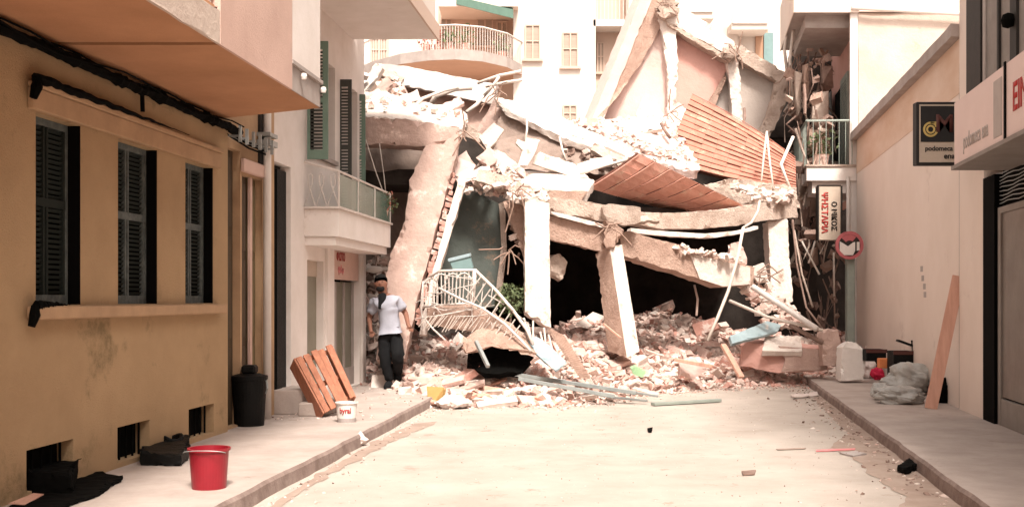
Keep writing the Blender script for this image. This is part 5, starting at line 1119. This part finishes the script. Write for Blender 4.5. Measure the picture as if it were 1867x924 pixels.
def crate(x0, x1, y0, y1, Y, d, m, label, cat='crate'):
    e = empty('black_crate' if cat == 'crate' else 'box', (0, 0, 0), label, cat); A_, B_ = P(x0, y0, Y), P(x1, y1, Y)
    t = .02; b = MB().box(ID, A_.x, B_.x, Y, Y + t, B_.z, A_.z).box(ID, A_.x, B_.x, Y + d - t, Y + d, B_.z, A_.z).box(ID, A_.x, A_.x + t, Y + t, Y + d - t, B_.z, A_.z).box(ID, B_.x - t, B_.x, Y + t, Y + d - t, B_.z, A_.z).box(ID, A_.x, B_.x, Y, Y + d, B_.z - .02, B_.z - .001)
    b.build('body', m, e, bevel=.003)
    b = MB().box(ID, A_.x - .01, B_.x + .01, Y - .012, Y - .001, A_.z - .05, A_.z + .005); b.build('rim', 'maroon', e)
crate(1580, 1616, 637, 656, 17.2, .3, 'blackplastic', 'wide black crate at the back beside the cream sack')
crate(1630, 1668, 640, 682, 16.2, .3, 'blackplastic', 'tall maroon-rimmed black crate against the pink wall')
bar3('black_flap', (1636, 620, 16.3), (1664, 630, 16.3), .12, .03, 'blackplastic', 'black flap sticking up above the tall crate', 'flap')
bar3('black_stick', (1663, 620, 16.28), (1666, 652, 16.28), .03, .03, 'blackplastic', 'short black upright stick under the black flap', 'stick')
bag(1660, 664, .15, .22, 'concrete_tan', 'tan bundle inside the tall black crate', 'bundle', 9, PH + .3)
# litter in right gutter
rag('black_litter', [(1635, 858), (1665, 842), (1695, 842), (1690, 852), (1665, 858), (1650, 866)], .01, .05, 'black', 'crumpled black scrap in the right gutter', 'litter', .04, .02)
rag('red_litter', [(1488, 820), (1560, 817), (1558, 820), (1488, 823)], .005, .005, 'pinkprint', 'long red strip lying on the road', 'litter', .05, .004)
rag('grey_litter', [(1530, 826), (1560, 824), (1580, 828), (1555, 832)], .006, .015, 'greyprint', 'grey scrap just below the long red strip', 'litter', .04, .01)
rag('white_litter', [(1440, 722), (1490, 716), (1492, 722), (1450, 726)], .01, .02, 'bagwhite', 'white torn sheet on the road near the right kerb start', 'litter', .06, .02)
rag('brown_litter', [(1415, 818), (1470, 816), (1468, 818), (1418, 820)], .005, .004, 'stain', 'thin tan strip on the road left of the red strip', 'litter', .06, .004)
rag('brown_litter', [(1352, 860), (1378, 859), (1376, 865), (1355, 866)], .006, .012, 'chunkd', 'small brown scrap in the middle of the road', 'litter', .05, .006)
rag('black_litter', [(1180, 782), (1190, 780), (1188, 788), (1182, 788)], .006, .015, 'black', 'tiny black scrap alone on the road', 'litter', .03, .006)
rag('white_litter', [(1695, 868), (1712, 866), (1722, 874), (1702, 876)], .006, .03, 'bagwhite', 'white scrap beside the crumpled black one', 'litter', .03, .01)
rag('black_litter', [(1750, 900), (1790, 896), (1800, 904), (1765, 908)], .006, .03, 'chunkd', 'dark twig-like scrap nearest the camera in the right gutter', 'litter', .03, .02)

# ------------------------------------------------------------------ the man
def skin(name, verts, edges, radii, m, parent, sub=2, root=0):
    me = bpy.data.meshes.new(name); me.from_pydata([tuple(v) for v in verts], edges, []); o = bpy.data.objects.new(name, me); COL.objects.link(o)
    md = o.modifiers.new('s', 'SKIN'); md.use_smooth_shade = True
    if not me.skin_vertices: 
        raise RuntimeError('no skin layer')
    for i, r in enumerate(radii):
        sv = me.skin_vertices[0].data[i]; sv.radius = r if isinstance(r, tuple) else (r, r); sv.use_root = (i == root)
    ss = o.modifiers.new('b', 'SUBSURF'); ss.levels = sub; ss.render_levels = sub
    dg = bpy.context.evaluated_depsgraph_get(); m2 = bpy.data.meshes.new_from_object(o.evaluated_get(dg)); bpy.data.objects.remove(o)
    m2.name = name; m2.materials.clear(); m2.materials.append(M[m])
    for p in m2.polygons: p.use_smooth = True; p.material_index = 0
    if name in ('shirt', 'trousers'):
        for v in m2.vertices:
            q = v.co * 11; n_ = noise.noise(Vector((q.x, q.y, q.z * 2.2))); v.co = v.co + v.normal * (.022 * n_ - .03 * abs(noise.noise(Vector((q.x * .8 + q.z, q.y, q.z * 1.3 + 5)))))
    o = bpy.data.objects.new(name, m2); COL.objects.link(o); o.parent = parent; return o
mY = GY(708, PH); ms = mY / FX
def mp(x, y, d=0): return Vector((((x - CX) * mY / FX), mY + d, CAMH - (y - HY) * mY / FX))
man = empty('person', (0, 0, 0), 'man in a pale shirt and black trousers walking with his head tilted up', 'person')
# joints: pelvis, spine, chest, neck, head...
J = {'pel': mp(711, 600), 'waist': mp(710, 585), 'chest': mp(708, 562), 'uch': mp(704, 548), 'neck': mp(700, 537, -.01), 'nk2': mp(697, 530, -.02), 'hd': mp(695, 520, -.03), 'hd2': mp(694, 511, -.01),
     'shR': mp(685, 549, .02), 'elR': mp(671, 578, .12), 'wrR': mp(676, 600, -.02), 'hdR': mp(678, 607, -.05),
     'shL': mp(723, 547, -.02), 'elL': mp(739, 571, .06), 'wrL': mp(746, 592, -.14), 'hdL': mp(750, 598, -.18),
     'hpR': mp(701, 612), 'knR': mp(703, 655, -.06), 'akR': mp(711, 698, .03), 'toR': mp(706, 706, -.12),
     'hpL': mp(721, 612), 'knL': mp(728, 650, -.20), 'akL': mp(721, 682, .18), 'toL': mp(725, 694, .10)}
names = list(J); ix = {k: i for i, k in enumerate(names)}
E = [('pel', 'waist'), ('waist', 'chest'), ('chest', 'uch'), ('uch', 'neck'), ('neck', 'nk2'), ('nk2', 'hd'), ('hd', 'hd2'), ('uch', 'shR'), ('shR', 'elR'), ('elR', 'wrR'), ('wrR', 'hdR'), ('uch', 'shL'), ('shL', 'elL'), ('elL', 'wrL'), ('wrL', 'hdL'), ('pel', 'hpR'), ('hpR', 'knR'), ('knR', 'akR'), ('akR', 'toR'), ('pel', 'hpL'), ('hpL', 'knL'), ('knL', 'akL'), ('akL', 'toL')]
rad = {'pel': .12, 'waist': .13, 'chest': .14, 'uch': .11, 'neck': .075, 'nk2': .072, 'hd': .112, 'hd2': .098, 'shR': .06, 'elR': .042, 'wrR': .03, 'hdR': .032, 'shL': .06, 'elL': .042, 'wrL': .03, 'hdL': .032, 'hpR': .09, 'knR': .06, 'akR': .04, 'toR': .035, 'hpL': .09, 'knL': .06, 'akL': .04, 'toL': .035}
skin('body', [J[k] for k in names], [(ix[a_], ix[c_]) for a_, c_ in E], [rad[k] for k in names], 'skin', man)
def sub(name, keys, es, rr, m, extra=None, sb=2):
    vs = [J[k] if isinstance(k, str) else k for k in keys]; return skin(name, vs, es, rr, m, man, sb)
sub('shirt', ['waist', 'chest', 'uch', J['uch'].lerp(J['neck'], .55), 'shR', J['shR'].lerp(J['elR'], .8), 'shL', J['pel'] + Vector((0, 0, .02)), J['shL'].lerp(J['elL'], .8)],
    [(7, 0), (0, 1), (1, 2), (2, 3), (2, 4), (4, 5), (2, 6), (6, 8)], [(.19, .17), (.20, .175), (.15, .13), (.10, .10), .10, .095, .10, (.15, .15), .095], 'shirt')
sub('trousers', [J['pel'] + Vector((0, 0, .03)), J['pel'] + Vector((0, 0, -.06)), 'hpR', 'knR', 'akR', 'hpL', 'knL', 'akL'], [(0, 1), (1, 2), (2, 3), (3, 4), (1, 5), (5, 6), (6, 7)], [(.20, .18), (.19, .17), .13, .105, .085, .13, .105, .085], 'trousers')
for k_ in ('R', 'L'):
    sub('shoe', ['ak' + k_, J['ak' + k_].lerp(J['to' + k_], .5) + Vector((0, -.01, -.015)), J['to' + k_] + Vector((0, -.05, 0))], [(0, 1), (1, 2)], [.075, .07, .06], 'trousers')
hc = J['hd'].lerp(J['hd2'], .5)
bm = bmesh.new(); bmesh.ops.create_icosphere(bm, subdivisions=4, radius=1); hm = bpy.data.meshes.new('hair')
bmesh.ops.delete(bm, geom=[v for v in bm.verts if v.co.z < -.75 or (v.co.y < -.05 and v.co.z < .42 + .12 * noise.noise(v.co * 4))], context='VERTS')
for v in bm.verts: v.co = hc + Vector((v.co.x * .098, .012 + v.co.y * .108, .025 + v.co.z * .108)) * 1 + v.co * (.008 * noise.noise(v.co * 6))
bm.to_mesh(hm); bm.free(); hm.materials.append(M['hair'])
for p in hm.polygons: p.use_smooth = True
ho = bpy.data.objects.new('hair', hm); COL.objects.link(ho); ho.parent = man
sub('beard', [J['hd'] + Vector((-.05, -.045, -.03)), J['hd'] + Vector((-.03, -.075, -.06)), J['hd'] + Vector((.03, -.075, -.06)), J['hd'] + Vector((.05, -.045, -.03))], [(0, 1), (1, 2), (2, 3)], [.03, .045, .045, .03], 'hair')
sub('nose', [hc + Vector((0, -.08, .015)), hc + Vector((0, -.11, -.012)), hc + Vector((0, -.095, -.025))], [(0, 1), (1, 2)], [.013, .022, .015], 'skin')
for sgn in (-1, 1):
    sub('ear', [hc + Vector((sgn * .09, -.01, .005)), hc + Vector((sgn * .092, -.005, -.03))], [(0, 1)], [.014, .012], 'skin')
    MB().lathe(hc + Vector((sgn * .035, -.090, .018)), [(0, -.008), (.010, 0), (0, .008)], 8).build('eye', 'hair', man)
sub('neck_scarf', [J['neck'] + Vector((.05, -.06, .0)), J['neck'] + Vector((-.01, -.10, -.03)), J['neck'] + Vector((-.07, -.06, .0)), J['neck'] + Vector((-.03, -.12, -.12)), J['neck'] + Vector((-.05, -.14, -.22))], [(0, 1), (1, 2), (1, 3), (3, 4)], [.04, .05, .04, .042, .022], 'trousers')
for k_, sg_ in (('R', -1), ('L', 1)):
    w_, h_h = J['wr' + k_], J['hd' + k_]; d = (h_h - w_).normalized(); side = Vector((1, 0, 0)); 
    for i in range(4):
        b0f = h_h + side * (i - 1.5) * .018; L_ = (.07, .08, .076, .06)[i]
        sub('finger', [b0f, b0f + d * L_ * .5, b0f + d * L_ * .85 + Vector((0, -.015, 0))], [(0, 1), (1, 2)], [.010, .009, .008], 'skin', sb=1)
    tb_ = w_.lerp(h_h, .5) + side * sg_ * -.02
    sub('thumb', [tb_, tb_ + d * .03 + side * sg_ * -.025, tb_ + d * .06 + side * sg_ * -.03], [(0, 1), (1, 2)], [.012, .010, .009], 'skin', sb=1)
